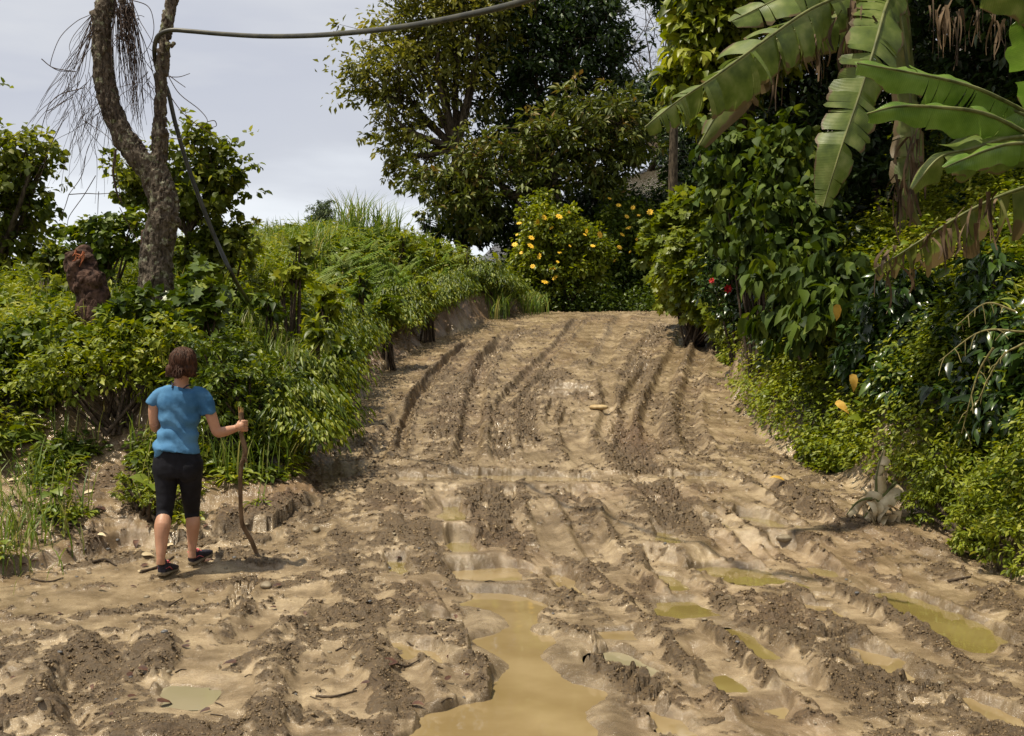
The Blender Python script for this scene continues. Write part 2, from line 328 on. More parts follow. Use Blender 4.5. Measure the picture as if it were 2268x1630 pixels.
PUDDLES = [  # (outline, look)
 ([(1040, 1300), (1120, 1288), (1190, 1330), (1195, 1350), (1150, 1385), (1240, 1405), (1275, 1450), (1330, 1520), (1370, 1600), (1420, 1700), (900, 1700), (945, 1600), (965, 1575), (1140, 1548), (1105, 1470), (1075, 1410), (1050, 1360)], 0),
 ([(985, 1105), (1012, 1105), (1020, 1160), (990, 1165)], 1), ([(1000, 1236), (1080, 1232), (1165, 1262), (1150, 1282), (1030, 1280)], 0),
 ([(1530, 1248), (1580, 1240), (1700, 1262), (1775, 1300), (1660, 1292), (1560, 1272)], 1),
 ([(1458, 1322), (1530, 1325), (1600, 1362), (1610, 1380), (1560, 1372), (1470, 1350)], 1),
 ([(1935, 1312), (1990, 1305), (2100, 1350), (2190, 1395), (2225, 1425), (2160, 1432), (2060, 1395), (1960, 1350)], 1),
 ([(1610, 1385), (1650, 1395), (1715, 1448), (1665, 1440)], 1), ([(1440, 1262), (1480, 1270), (1515, 1300), (1470, 1305)], 1), ([(1232, 1262), (1262, 1278), (1290, 1315), (1235, 1300)], 0),
 ([(1635, 1128), (1690, 1140), (1765, 1175), (1690, 1165)], 1), ([(1570, 1142), (1625, 1165), (1585, 1160)], 1), ([(1445, 1160), (1470, 1168), (1500, 1205), (1465, 1195)], 1),
 ([(1010, 1042), (1120, 1042), (1290, 1054), (1280, 1064), (1150, 1064), (1030, 1058)], 0), ([(880, 1046), (975, 1050), (970, 1066), (890, 1062)], 0), ([(1480, 1048), (1580, 1046), (1590, 1058), (1490, 1060)], 0),
 ([(368, 1530), (380, 1512), (450, 1518), (462, 1535), (430, 1556), (362, 1556)], 2),
 ([(1320, 1392), (1400, 1388), (1425, 1412), (1350, 1424)], 0),
 ([(1682, 1532), (1715, 1535), (1748, 1565), (1730, 1575), (1695, 1560)], 0), ([(1560, 1490), (1600, 1488), (1632, 1515), (1580, 1518)], 1),
 ([(862, 1232), (892, 1236), (896, 1272), (872, 1268)], 1),
 ([(1215, 848), (1290, 852), (1300, 866), (1230, 868)], 0), ([(1800, 1248), (1840, 1258), (1838, 1272), (1806, 1268)], 1),
 ([(965, 1362), (1000, 1362), (1010, 1378), (972, 1382)], 0), ([(1440, 1570), (1500, 1590), (1530, 1620), (1470, 1610)], 0),
 ([(1310, 1446), (1370, 1440), (1450, 1478), (1430, 1496), (1350, 1476)], 2), ([(1880, 1424), (1960, 1450), (2070, 1512), (2040, 1526), (1920, 1470)], 0), ([(1000, 1190), (1030, 1192), (1050, 1220), (1010, 1222)], 1), ([(1780, 1330), (1830, 1338), (1860, 1362), (1800, 1352)], 0), ([(2140, 1540), (2200, 1560), (2290, 1620), (2200, 1600)], 0), ([(880, 1418), (950, 1440), (1000, 1475), (920, 1450)], 0),
]
pud = []
for poly, look in PUDDLES:
    W = np.array([on_road(x, y)[:2] if y < 1640 else (on_road(x, y)[:2]) for x, y in poly])
    c = W.mean(0); lev = float(np.median(zroad(W[:, 1]))) - .025
    pud.append((W, lev, look))
def poly_sd(W, x, y):
    d = np.full(x.shape, 1e9); ins = np.zeros(x.shape, bool)
    for a, b in zip(W, np.roll(W, -1, 0)):
        e_ = b - a; t = np.clip(((x - a[0]) * e_[0] + (y - a[1]) * e_[1]) / (e_ @ e_), 0, 1)
        d = np.minimum(d, np.hypot(x - a[0] - t * e_[0], y - a[1] - t * e_[1]))
        with np.errstate(divide='ignore', invalid='ignore'):
            c = ((a[1] > y) != (b[1] > y)) & (x < (b[0] - a[0]) * (y - a[1]) / (b[1] - a[1] + 1e-12) + a[0])
        ins ^= c
    return np.where(ins, -d, d)
def detail(x, y, z, dl, sl, dr, sr):
    """returns z, rough, wet, red"""
    shp = x.shape
    # coordinates along the ruts: they fan slightly to the right towards the viewer
    lx = x + .20 * y; big = fbm(x * .8, y * .45, 31, 4); mid = fbm(lx * 2.4, y * 1.1, 37, 4)
    road = (dl < .2) & (dr < .3)
    left = sst((-0.9 - x) / .8) * sst((9 - y) / 1.5)                    # smoother trodden path on the left
    rough = .36 + 1.0 * (mid - .5) + .5 * (big - .5) + .8 * (fbm(lx * 6, y * 4, 39, 3) - .5) - .22 * left
    hill = sst((y - 10.6) / 1.2)
    wet = np.clip(.3 + 1.2 * (.5 - mid), 0, .6)
    zadd = .05 * (fbm(lx * 1.5, y * .55, 41, 3) - .5) * (1 - .6 * left) + .03 * (mid - .5)
    # fine rut lines drawn out along the road
    lines = np.abs(2 * fbm(lx * 6, y * .55, 47, 3) - 1); l2 = np.abs(2 * fbm(lx * 17, y * 1.4, 49, 2) - 1); zadd = zadd + (.055 * (lines - .2) + .012 * (l2 - .25)) * (1 - left * .85)
    for pts, hw, dep, berm, tread, rg in RUTS:
        pl = road_line(pts); x0, y0 = pl.min(0) - .8; x1, y1 = pl.max(0) + .8
        m = (x > x0) & (x < x1) & (y > y0) & (y < y1)
        if not m.any(): continue
        xs = x[m]; ys = y[m]; wb = .05 * (fbm(xs * 3, ys * 3, 53, 3) - .5)
        d, s, sg, tot = seg_d(catmull(pl, 4), xs, ys); d = np.abs(d + wb)
        fe = min(.9, tot * .3); endf = sst(s / fe) * sst((tot - s) / fe) * (.55 + .75 * fbm(s * 1.7 + 3, s * 0 + hw * 50, 57, 2))
        pr_ = -1.2 * dep * (1 - sst((d - hw * .55) / (hw * .7))) * endf
        pr_ = pr_ + .8 * berm * np.exp(-((d - hw * 1.45) / (hw * .38)) ** 2) * endf * (.7 + .6 * fbm(xs * 5, ys * 5, 59, 2))
        if tread:
            inside = (1 - sst((d - hw * .8) / (hw * .25))) * endf
            tr_ = np.sign(np.sin((s + .5 * d * 1) * 2 * math.pi / .15)) * .5 + .5
            tr_ = tr_ * (np.abs(((d / hw * 2.2) % 1) - .5) < .38)
            pr_ = pr_ + inside * .055 * tr_
        zadd[m] += pr_
        k = (1 - sst((d - hw * .7) / (hw * .6))) * endf
        rough[m] = rough[m] * (1 - k) + k * (.5 + .5 * rg)
        kb = np.exp(-((d - hw * 1.4) / (hw * .4)) ** 2) * endf; rough[m] += .35 * kb * (.4 + fbm(xs * 4, ys * 4, 61, 2))
    for pts, hw, h in BERMS:
        pl = road_line(pts); x0, y0 = pl.min(0) - 1; x1, y1 = pl.max(0) + 1
        m = (x > x0) & (x < x1) & (y > y0) & (y < y1)
        if not m.any(): continue
        xs = x[m]; ys = y[m]; d, s, sg, tot = seg_d(catmull(pl, 4), xs, ys)
        n = fbm(xs * 3.2, ys * 3.2, 67, 4); wv = hw * (.35 + 1.3 * n)
        k = (1 - sst((d - wv * .45) / (wv * .75)))
        zadd[m] += .42 * h * k * (.45 + 1.1 * fbm(xs * 7, ys * 7, 71, 3)); rough[m] = np.maximum(rough[m], k * (.30 + .95 * n)) 
    rough = np.clip(rough, 0, 1.2)
    # broken crumbly clods
    near = sst((15 - y) / 4)
    edge = fbm(x * 7, y * 7, 73, 5); e2 = fbm(x * 19, y * 19, 77, 3)
    rk = sst((rough + 1.3 * (edge - .5) + 1.0 * (e2 - .5) - .42) / .36)
    wx = x + .05 * (edge - .5); wy = y + .06 * (e2 - .5); c1 = 1 - np.clip(worley(wx * 8, wy * 8, 79), 0, 1) ** 2; c2 = 1 - np.clip(worley(wx * 19, wy * 19, 83), 0, 1) ** 2; c3 = 1 - np.clip(worley(wx * 40, wy * 40, 89), 0, 1) ** 2; am = .25 + 1.5 * sst((fbm(x * 3.3, y * 3.3, 93, 3) - .3) / .4)
    bil = lambda f, sd_, o=2: np.abs(2 * fbm(wx * f, wy * f, sd_, o) - 1)
    b1 = bil(9, 119); b2 = bil(21, 123); b3 = bil(46, 127)
    zadd = zadd + rk * (.004 + .030 * (b1 - .2) * am + .018 * (b2 - .2) * (.5 + .5 * am) + .010 * (b3 - .2) * near + .014 * (c2 - .6) * am + .010 * (c1 - .6))
    zadd = zadd + (1 - rk) * (.012 * (fbm(x * 6, y * 5, 91, 3) - .5) + .010 * (fbm(x * 24, y * 18, 97, 4) - .5) + .010 * (fbm(lx * 26, y * 3, 99, 3) - .5) * (1 - .7 * left))
    # a few stuck lumps on the smooth slurry
    lum = worley(x * 5.5, y * 5.5, 101); lump = sst((.17 - lum) / .10) * (hash2(np.floor(x * 2).astype(int), np.floor(y * 2).astype(int), 7) > .45)
    zadd = zadd + .022 * lump * (.5 + c2); rk = np.maximum(rk, .7 * lump)
    zadd = zadd * .74
    # puddles: flatten to the level of the water, dig below it inside
    base = z.copy(); zz = z + zadd * np.where(road | (np.minimum(-dl, -dr) > -1.2), 1, .5)
    for W, lev, look in pud:
        x0, y0 = W.min(0) - .6; x1, y1 = W.max(0) + .6
        m = (x > x0) & (x < x1) & (y > y0) & (y < y1)
        if not m.any(): continue
        xs = x[m]; ys = y[m]; size = min(1.0, math.sqrt(abs(np.prod(W.max(0) - W.min(0)))) / .8); d = poly_sd(W, xs, ys) + (.07 + .13 * size) * (fbm(xs * 5, ys * 4, 103, 5) - .5) * 1.3 - (.075 if size > .9 else .055)
        inn = sst((.015 - d) / .07)
        pocket = lev - .045 * size - .01 + .022 * (fbm(xs * 3, ys * 3, 107, 3) - .3) * (1 if look != 1 else .7)
        rim = np.maximum(zz[m], lev + .006 + .02 * sst((d) / .15) + .008 * (fbm(xs * 14, ys * 14, 109, 3) - .5))
        kr = sst(((.46 if size > .9 else .34) - d) / .18)
        zz[m] = np.where(inn > 0, 0, 0) + (zz[m] * (1 - kr) + rim * kr) * (1 - inn) + pocket * inn
        wet[m] = np.maximum(wet[m], sst((.06 - d) / .08)); rk[m] = rk[m] * (1 - .75 * sst((.05 - d) / .08))
    red = sst((fbm(x * 1.2, y * 1.2, 113, 3) - .60) / .12) * .35
    red = np.maximum(red, np.where(dl > 0, 1.0 - .6 * sst((9.5 - sl) / 1), 0) * sst(dl / .15)); red = np.maximum(red, np.exp(-((x - (P(1410, 960, 12.5)[0])) ** 2 / .05 + (y - 12.6) ** 2 / 1.2)) * .9)
    return zz, rk, wet, red
def ground_mat():
    m, t, Nn, L = newmat('mud')
    o = Nn('ShaderNodeOutputMaterial'); pr = Nn('ShaderNodeBsdfPrincipled'); L(pr.outputs[0], o.inputs[0])
    at = Nn('ShaderNodeAttribute'); at.attribute_name = 'mask'; sp = Nn('ShaderNodeSeparateColor'); L(at.outputs['Color'], sp.inputs[0])
    at2 = Nn('ShaderNodeAttribute'); at2.attribute_name = 'veg'
    g = Nn('ShaderNodeTexCoord')
    def nz(s, d=5, r=.6):
        n = Nn('ShaderNodeTexNoise'); n.inputs['Scale'].default_value = s; n.inputs['Detail'].default_value = d; n.inputs['Roughness'].default_value = r; L(g.outputs['Object'], n.inputs[0]); return n
    def mix(f, a, b):
        x = Nn('ShaderNodeMix'); x.data_type = 'RGBA'
        if isinstance(f, float): x.inputs[0].default_value = f
        else: L(f, x.inputs[0])
        for i, s in ((6, a), (7, b)):
            if isinstance(s, tuple): x.inputs[i].default_value = (*s, 1)
            else: L(s, x.inputs[i])
        return x.outputs[2]
    n1 = nz(3.2, 9, .68); n2 = nz(34, 8, .75); n3 = nz(140, 3)
    slurry = ramp(Nn, [(.33, (.135, .094, .050)), (.47, (.262, .192, .112)), (.63, (.46, .355, .220))]); L(n1.outputs[0], slurry.inputs[0])
    clod = ramp(Nn, [(.36, (.044, .025, .010)), (.5, (.108, .067, .028)), (.64, (.23, .152, .070))]); L(n2.outputs[0], clod.inputs[0])
    redc = ramp(Nn, [(.35, (.085, .040, .020)), (.65, (.21, .105, .052))]); L(n2.outputs[0], redc.inputs[0])
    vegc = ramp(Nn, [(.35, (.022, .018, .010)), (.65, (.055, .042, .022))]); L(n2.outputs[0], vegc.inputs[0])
    # fine dark speckle: wet soil, plus crevice shadow painted into the colour
    k = Nn('ShaderNodeMath'); k.operation = 'MULTIPLY_ADD'; L(n2.outputs[0], k.inputs[0]); k.inputs[1].default_value = 1.7; k.inputs[2].default_value = -.98
    k2 = Nn('ShaderNodeMath'); k2.operation = 'ADD'; k2.use_clamp = True; L(k.outputs[0], k2.inputs[0]); L(sp.outputs[0], k2.inputs[1])
    n4 = nz(.9, 5, .6); pm = ramp(Nn, [(.42, (0, 0, 0)), (.64, (.6, .6, .6))]); L(n4.outputs[0], pm.inputs[0]); pb = ramp(Nn, [(.35, (.10, .066, .032)), (.65, (.20, .140, .074))]); L(n1.outputs[0], pb.inputs[0]); sl_ = mix(pm.outputs[0], slurry.outputs[0], pb.outputs[0])
    c = mix(k2.outputs[0], sl_, clod.outputs[0])
    rm = Nn('ShaderNodeMath'); rm.operation = 'MULTIPLY'; L(sp.outputs[2], rm.inputs[0]); L(n1.outputs[0], rm.inputs[1])
    c = mix(rm.outputs[0], c, redc.outputs[0])
    gr = Nn('ShaderNodeTexVoronoi'); gr.inputs['Scale'].default_value = 55; L(g.outputs['Object'], gr.inputs[0])
    gm = Nn('ShaderNodeMath'); gm.operation = 'LESS_THAN'; L(gr.outputs['Distance'], gm.inputs[0]); gm.inputs[1].default_value = .13
    gc = ramp(Nn, [(.2, (.08, .06, .045)), (.5, (.24, .19, .13)), (.9, (.45, .39, .30))]); L(gr.outputs['Color'], gc.inputs[0])
    c = mix(gm.outputs[0], c, gc.outputs[0])
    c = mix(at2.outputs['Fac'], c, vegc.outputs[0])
    wd = Nn('ShaderNodeMapRange'); L(sp.outputs[1], wd.inputs[0]); wd.inputs[1].default_value = .55; wd.inputs[2].default_value = 1.0; wd.inputs[3].default_value = 1.0; wd.inputs[4].default_value = .8
    hv = Nn('ShaderNodeHueSaturation'); L(c, hv.inputs['Color']); L(wd.outputs[0], hv.inputs['Value']); c = hv.outputs[0]
    L(c, pr.inputs['Base Color'])
    # wet slurry shines, crumbly clods do not
    r1 = Nn('ShaderNodeMapRange'); L(k2.outputs[0], r1.inputs[0]); r1.inputs[3].default_value = .16; r1.inputs[4].default_value = .55
    r2 = Nn('ShaderNodeMath'); r2.operation = 'MULTIPLY_ADD'; L(n3.outputs[0], r2.inputs[0]); r2.inputs[1].default_value = .5; r2.inputs[2].default_value = -.22
    r3 = Nn('ShaderNodeMath'); r3.operation = 'ADD'; r3.use_clamp = True; L(r1.outputs[0], r3.inputs[0]); L(r2.outputs[0], r3.inputs[1])
    L(r3.outputs[0], pr.inputs['Roughness']); pr.inputs['Specular IOR Level'].default_value = .6
    b = Nn('ShaderNodeBump'); b.inputs['Distance'].default_value = .035; b.inputs['Strength'].default_value = .9; L(n2.outputs[0], b.inputs['Height']); bs = Nn('ShaderNodeMapRange'); L(k2.outputs[0], bs.inputs[0]); bs.inputs[3].default_value = .38; bs.inputs[4].default_value = 1; L(bs.outputs[0], b.inputs['Strength'])
    b2 = Nn('ShaderNodeBump'); b2.inputs['Distance'].default_value = .006; L(bs.outputs[0], b2.inputs['Strength']); L(n3.outputs[0], b2.inputs['Height']); L(b.outputs[0], b2.inputs['Normal'])
    L(b2.outputs[0], pr.inputs['Normal'])
    return m
MUD = ground_mat()
def grid_mesh(name, X, Y, Z, masks, mat):
    n, mcol = X.shape
    me = bpy.data.meshes.new(name); V = np.stack([X, Y, Z], -1).astype(np.float32).ravel()
    i = np.arange(n - 1)[:, None] * mcol; j = np.arange(mcol - 1)[None]
    Q = np.stack([i + j, i + j + 1, i + mcol + j + 1, i + mcol + j], -1).reshape(-1).astype(np.int32); nf = len(Q) // 4
    me.vertices.add(n * mcol); me.vertices.foreach_set('co', V); me.loops.add(len(Q)); me.loops.foreach_set('vertex_index', Q)
    me.polygons.add(nf); me.polygons.foreach_set('loop_start', np.arange(nf, dtype=np.int32) * 4); me.update(calc_edges=True)
    me.polygons.foreach_set('use_smooth', np.ones(nf, bool))
    if masks is not None:
        rk, wet, red, veg = masks
        c = me.attributes.new('mask', 'FLOAT_COLOR', 'POINT'); c.data.foreach_set('color', np.stack([rk, wet, red, np.ones_like(rk)], -1).astype(np.float32).ravel())
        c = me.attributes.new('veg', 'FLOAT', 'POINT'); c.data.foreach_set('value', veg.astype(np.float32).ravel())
    me.materials.append(mat); o = bpy.data.objects.new(name, me); COL.objects.link(o); return o
def polar(a0, a1, na, r0, r1, nr):
    th = np.radians(np.linspace(a0, a1, na)); r = np.exp(np.linspace(math.log(r0), math.log(r1), nr))
    return np.outer(r, np.sin(th)), np.outer(r, np.cos(th))
X, Y = polar(-33, 33, 1600, 3.4, 32, 1300)
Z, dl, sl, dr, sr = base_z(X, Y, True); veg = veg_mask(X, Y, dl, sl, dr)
Zd, rk, wet, red = detail(X, Y, Z, dl, sl, dr, sr)
lump = rk * (np.hypot(X, Y) < 18)
Xo = X + .030 * lump * (fbm(X * 13, Y * 13, 401, 3) - .5) * 2; Yo = Y + .030 * lump * (fbm(X * 13, Y * 13, 407, 3) - .5) * 2
tag(grid_mesh('mud_road', Xo, Yo, Zd, (rk, wet, red, veg), MUD), kind='structure')
X, Y = polar(-180, 180, 361, .4, 900, 170)
Z, dl, sl, dr, sr = base_z(X, Y, True); veg = veg_mask(X, Y, dl, sl, dr)
infine = (np.abs(np.degrees(np.arctan2(X, Y))) < 33) & (Y > 3.5) & (np.hypot(X, Y) < 33)
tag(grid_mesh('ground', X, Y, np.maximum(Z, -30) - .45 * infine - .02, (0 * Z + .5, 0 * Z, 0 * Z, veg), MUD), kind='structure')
# crumbs of mud lying all over the churned parts
def crumbs():
    rng = np.random.default_rng(55); n = 300000; th = np.radians(rng.uniform(-27, 27, n)); r = np.exp(rng.uniform(math.log(4.0), math.log(25), n)); x = r * np.sin(th); y = r * np.cos(th)
    z, dl, sl, dr, sr = base_z(x, y, True); z, rk, wet, red = detail(x, y, z, dl, sl, dr, sr); vg = veg_mask(x, y, dl, sl, dr)
    ok = (rng.uniform(0, 1, n) < (.03 + .75 * sst((rk - .3) / .5)) * (1 - sst((wet - .62) / .2))) & (vg < .3) & (dl < 1.6) & (dr < .5)
    for W, lev, look in pud: ok &= ~((poly_sd(W, x, y) < .05) & (z < lev + .012))
    x, y, z, r, rk = x[ok], y[ok], z[ok], r[ok], rk[ok]; n = len(x); s = np.minimum(r, 13) * .00066 * np.exp(np.clip(rng.normal(size=n) * .5, -1, 1.1)) * (.6 + .6 * rk)
    O = np.array([(1, 0, 0), (0, 1, 0), (-1, 0, 0), (0, -1, 0), (0, 0, .8), (0, 0, -.8)]); T = np.array([(0, 1, 4), (1, 2, 4), (2, 3, 4), (3, 0, 4), (1, 0, 5), (2, 1, 5), (3, 2, 5), (0, 3, 5)])
    V = O[None] * s[:, None, None] * rng.uniform(.6, 1.3, (n, 6, 1)); a = rng.uniform(0, 6.283, n); c, q = np.cos(a)[:, None], np.sin(a)[:, None]
    V = np.stack([V[..., 0] * c - V[..., 1] * q, V[..., 0] * q + V[..., 1] * c, V[..., 2]], -1) + rng.normal(size=(n, 6, 3)) * .2 * s[:, None, None] + np.stack([x, y, z - s * .05], -1)[:, None]
    mb = MB(); mb.add(V.reshape(-1, 3), (T[None] + (np.arange(n) * 6)[:, None, None]).reshape(-1, 3), np.repeat(rng.uniform(0, 1, n), 8))
    m, t, Nn, L = newmat('mud_crumb'); o = Nn('ShaderNodeOutputMaterial'); pr = Nn('ShaderNodeBsdfPrincipled'); L(pr.outputs[0], o.inputs[0]); at = Nn('ShaderNodeAttribute'); at.attribute_name = 'v'
    rr = ramp(Nn, [(0, (.046, .028, .011)), (.5, (.110, .070, .030)), (.9, (.21, .142, .068)), (1, (.32, .235, .13))]); L(at.outputs['Fac'], rr.inputs[0]); L(rr.outputs[0], pr.inputs['Base Color']); pr.inputs['Roughness'].default_value = .42
    tag(mb.build('mud_crumbs', m, None, False), kind='stuff')
crumbs()
# water
def water_mat(name, col, col2):
    m, t, Nn, L = newmat(name); o = Nn('ShaderNodeOutputMaterial'); pr = Nn('ShaderNodeBsdfPrincipled'); L(pr.outputs[0], o.inputs[0])
    g = Nn('ShaderNodeTexCoord'); n = Nn('ShaderNodeTexNoise'); n.inputs['Scale'].default_value = 2; n.inputs['Detail'].default_value = 4; L(g.outputs['Object'], n.inputs[0])
    r = ramp(Nn, [(.35, col), (.65, col2)]); L(n.outputs[0], r.inputs[0]); L(r.outputs[0], pr.inputs['Base Color'])
    pr.inputs['Roughness'].default_value = .035; pr.inputs['IOR'].default_value = 1.45; pr.inputs['Specular IOR Level'].default_value = .6
    n2 = Nn('ShaderNodeTexNoise'); n2.inputs['Scale'].default_value = 6; n2.inputs['Detail'].default_value = 2; L(g.outputs['Object'], n2.inputs[0])
    b = Nn('ShaderNodeBump'); b.inputs['Strength'].default_value = .08; b.inputs['Distance'].default_value = .01; L(n2.outputs[0], b.inputs['Height']); L(b.outputs[0], pr.inputs['Normal'])
    return m
WAT = [water_mat('muddy_water', (.225, .160, .072), (.31, .232, .118)), water_mat('olive_water', (.170, .128, .040), (.225, .175, .062)), water_mat('grey_water', (.25, .22, .13), (.29, .25, .16))]
for W, lev, look in pud:
    c = W.mean(0); S = c + (W - c) * 1.12; th = np.arange(len(S)); mb = MB()
    V = np.vstack([np.c_[S, np.full(len(S), lev)], [(c[0], c[1], lev)]])
    # a dense fan inside the widened outline; the mud banks hide its rim
    x0, y0 = W.min(0) - .12; x1, y1 = W.max(0) + .12; nx = max(3, int((x1 - x0) / .06)); ny = max(3, int((y1 - y0) / .06))
    gx, gy = np.meshgrid(np.linspace(x0, x1, nx), np.linspace(y0, y1, ny)); d = poly_sd(W, gx, gy)
    vi = np.arange(nx * ny).reshape(ny, nx); ok = (d < (.20 if len(W) > 10 else .12)); q = ok[:-1, :-1] & ok[1:, :-1] & ok[:-1, 1:] & ok[1:, 1:]
    Fq = np.stack([vi[:-1, :-1], vi[:-1, 1:], vi[1:, 1:], vi[1:, :-1]], -1)[q]
    mb.add(np.stack([gx, gy, np.full(gx.shape, lev)], -1).reshape(-1, 3), Fq, .5)
    tag(mb.build('puddle', WAT[look], origin=(c[0], c[1], lev)), kind='structure')
# ---------------------------------------------------------------- foliage builders
def scatter(rng, n, x0, x1, y0, y1): return rng.uniform(x0, x1, n), rng.uniform(y0, y1, n)
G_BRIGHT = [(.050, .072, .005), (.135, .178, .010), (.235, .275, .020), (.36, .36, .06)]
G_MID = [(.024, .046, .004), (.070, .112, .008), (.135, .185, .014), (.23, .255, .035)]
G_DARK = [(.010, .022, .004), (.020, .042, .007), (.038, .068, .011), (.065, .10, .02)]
G_OLIVE = [(.060, .070, .010), (.125, .135, .018), (.20, .205, .030), (.29, .26, .05)]
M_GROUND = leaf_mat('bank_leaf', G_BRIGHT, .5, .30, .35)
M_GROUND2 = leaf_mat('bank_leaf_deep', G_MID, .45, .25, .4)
M_GRASS = leaf_mat('grass_blade', [(.06, .11, .012), (.11, .18, .022), (.18, .25, .045), (.30, .28, .10)], .45, .35, .4)
M_FERN = leaf_mat('fern', [(.10, .17, .03), (.15, .24, .05), (.21, .29, .08), (.24, .30, .12)], .6, .35, .2)
M_LEAFM = leaf_mat('leaf_mid', G_MID, .52, .28, .35)
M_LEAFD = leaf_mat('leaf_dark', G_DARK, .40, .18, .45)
M_LEAFB = leaf_mat('leaf_bright', G_BRIGHT, .42, .35, .4)
M_OLIVE = leaf_mat('leaf_olive', G_OLIVE, .5, .36, .35)
M_OLIVE2 = leaf_mat('leaf_sunny_olive', [(.05, .075, .008), (.095, .125, .014), (.17, .20, .026), (.25, .26, .05)], .5, .5, .3)
M_COFFEE = leaf_mat('leaf_glossy', [(.012, .026, .006), (.024, .050, .009), (.045, .085, .014), (.09, .14, .02)], .27, .15, .5)
M_RUSTY = leaf_mat('leaf_rusty', [(.045, .062, .010), (.085, .110, .014), (.14, .165, .025), (.20, .13, .035)], .5, .22, .35)
M_BARK = plain('bark', (.030, .022, .014), (.115, .088, .058), 22, .85, .9, 7, .2, (1, 1, .3), .02)
M_TWIG = plain('twig', (.030, .020, .013), (.085, .060, .038), 40, .8, .4)
M_GREYTWIG = plain('grey_twig', (.10, .09, .085), (.20, .18, .165), 40, .8, .3)
def ztall(x, y): return base_z(np.atleast_1d(np.asarray(x, float)), np.atleast_1d(np.asarray(y, float)))

def blob_world(blobs): return [(P(b[0], b[1], b[2]), b[3] * b[2] / F, (b[4] * b[2] / F) if len(b) > 4 else b[3] * b[2] / F) for b in blobs]
def crown(mb, rng, blobs, n, L, W, T, clump=.34, per=26, droop=.35, up=.7, fill=.6, jit=.24, twigs=None):
    """leaf clusters through the volume of the crown: each cluster is a tuft of leaves round the end of a twig"""
    bw = blob_world(blobs); vol = np.array([r * rz * r for c, r, rz in bw]) ** .72; cnt = (n * vol / vol.sum() / per).astype(int) + 1
    for (c, r, rz), k in zip(bw, cnt):
        u = rnd_unit(rng, k); rad = (1 - (1 - rng.uniform(0, 1, k)) * (1 - fill ** 3)) ** (1 / 3) * rng.uniform(.78, 1.12, k)
        cc = c + u * rad[:, None] * np.array((r, r, rz)) + rng.normal(size=(k, 3)) * jit * min(r, rz); rc = clump * min(r, rz) * rng.uniform(.6, 1.3, k)
        cv = rng.uniform(.15, .75, k)
        m = rng.integers(int(per * .6), int(per * 1.4) + 1, k); idx = np.repeat(np.arange(k), m); q = len(idx)
        off = rnd_unit(rng, q) * (rng.uniform(0, 1, q) ** .45 * rc[idx])[:, None] * np.array((1, 1, .62)); pos = cc[idx] + off
        outw = unit(off + .5 * rc[idx][:, None] * u[idx]); ax = unit(outw * 1.0 + rng.normal(size=(q, 3)) * .45 + np.array((0, 0, -droop)))
        nr = unit(ZUP * up + outw * .45 + rng.normal(size=(q, 3)) * .38)
        s = rng.uniform(.45, 1.25, q)
        leaves(mb, pos, ax, nr, L * s, W * s, T, np.clip(cv[idx] + rng.normal(size=q) * .17, 0, 1))
        if twigs is not None:
            for j in range(0, k, 3):
                a = c + (cc[j] - c) * .25; b = cc[j]; mid_ = (a + b) / 2 + rng.normal(size=3) * .06 * r
                tube(twigs, catmull([a, mid_, b], 3), [.012 * r + .006, .004], 4, .5)
def limbs(mb, rng, base, fork, bw, r0, lump=.12, sides=8, wob=.04):
    trunk = catmull([base, base * .6 + fork * .4 + rng.normal(size=3) * wob, fork], 6); tube(mb, trunk, [r0 * 1.25, r0, r0 * .85], sides + 2, .5, lump)
    for c, r, rz in bw:
        d = c - fork; L = np.linalg.norm(d); mid_ = fork + d * .5 + rng.normal(size=3) * .10 * L + np.array((0, 0, .06 * L))
        tube(mb, catmull([fork - d * .02, mid_, c], 6), [r0 * .62, r0 * .36, r0 * .12], sides, .5, lump)
        for k in range(3):
            e_ = c + rnd_unit(rng, 1)[0] * r * .75; s0 = fork + d * rng.uniform(.45, .8)
            tube(mb, catmull([s0, (s0 + e_) / 2 + rng.normal(size=3) * .08 * r, e_], 4), [r0 * .22, r0 * .07], 5, .5)
def gz(x, y): return float(ztall(x, y)[0])
def tree(name, label, cat, blobs, basepx, mat, n, L, W, T=T_MID, r0=.12, fork=None, group=None, seed=1, leaf='crown', stem='trunk', bark=None, wood=None, **kw):
    rng = np.random.default_rng(seed); bx, by, D = basepx; b = P(bx, by, D); b[2] = gz(b[0], b[1]) - .1
    bw = blob_world(blobs); cen = np.mean([c for c, r, z in bw], 0)
    fk = P(*fork) if fork is not None else b * .5 + cen * .5
    e_ = empty(name, (b[0], b[1], b[2] + .1), label, cat, group)
    mb = MB(); wb = MB(); limbs(wb, rng, b, fk, bw, r0)
    crown(mb, rng, blobs, n, L, W, T, twigs=wb, **kw)
    if wood: wood(wb, rng, b, fk)
    mb.build(leaf, mat, e_); wb.build(stem, bark or M_BARK, e_, True)
    return e_
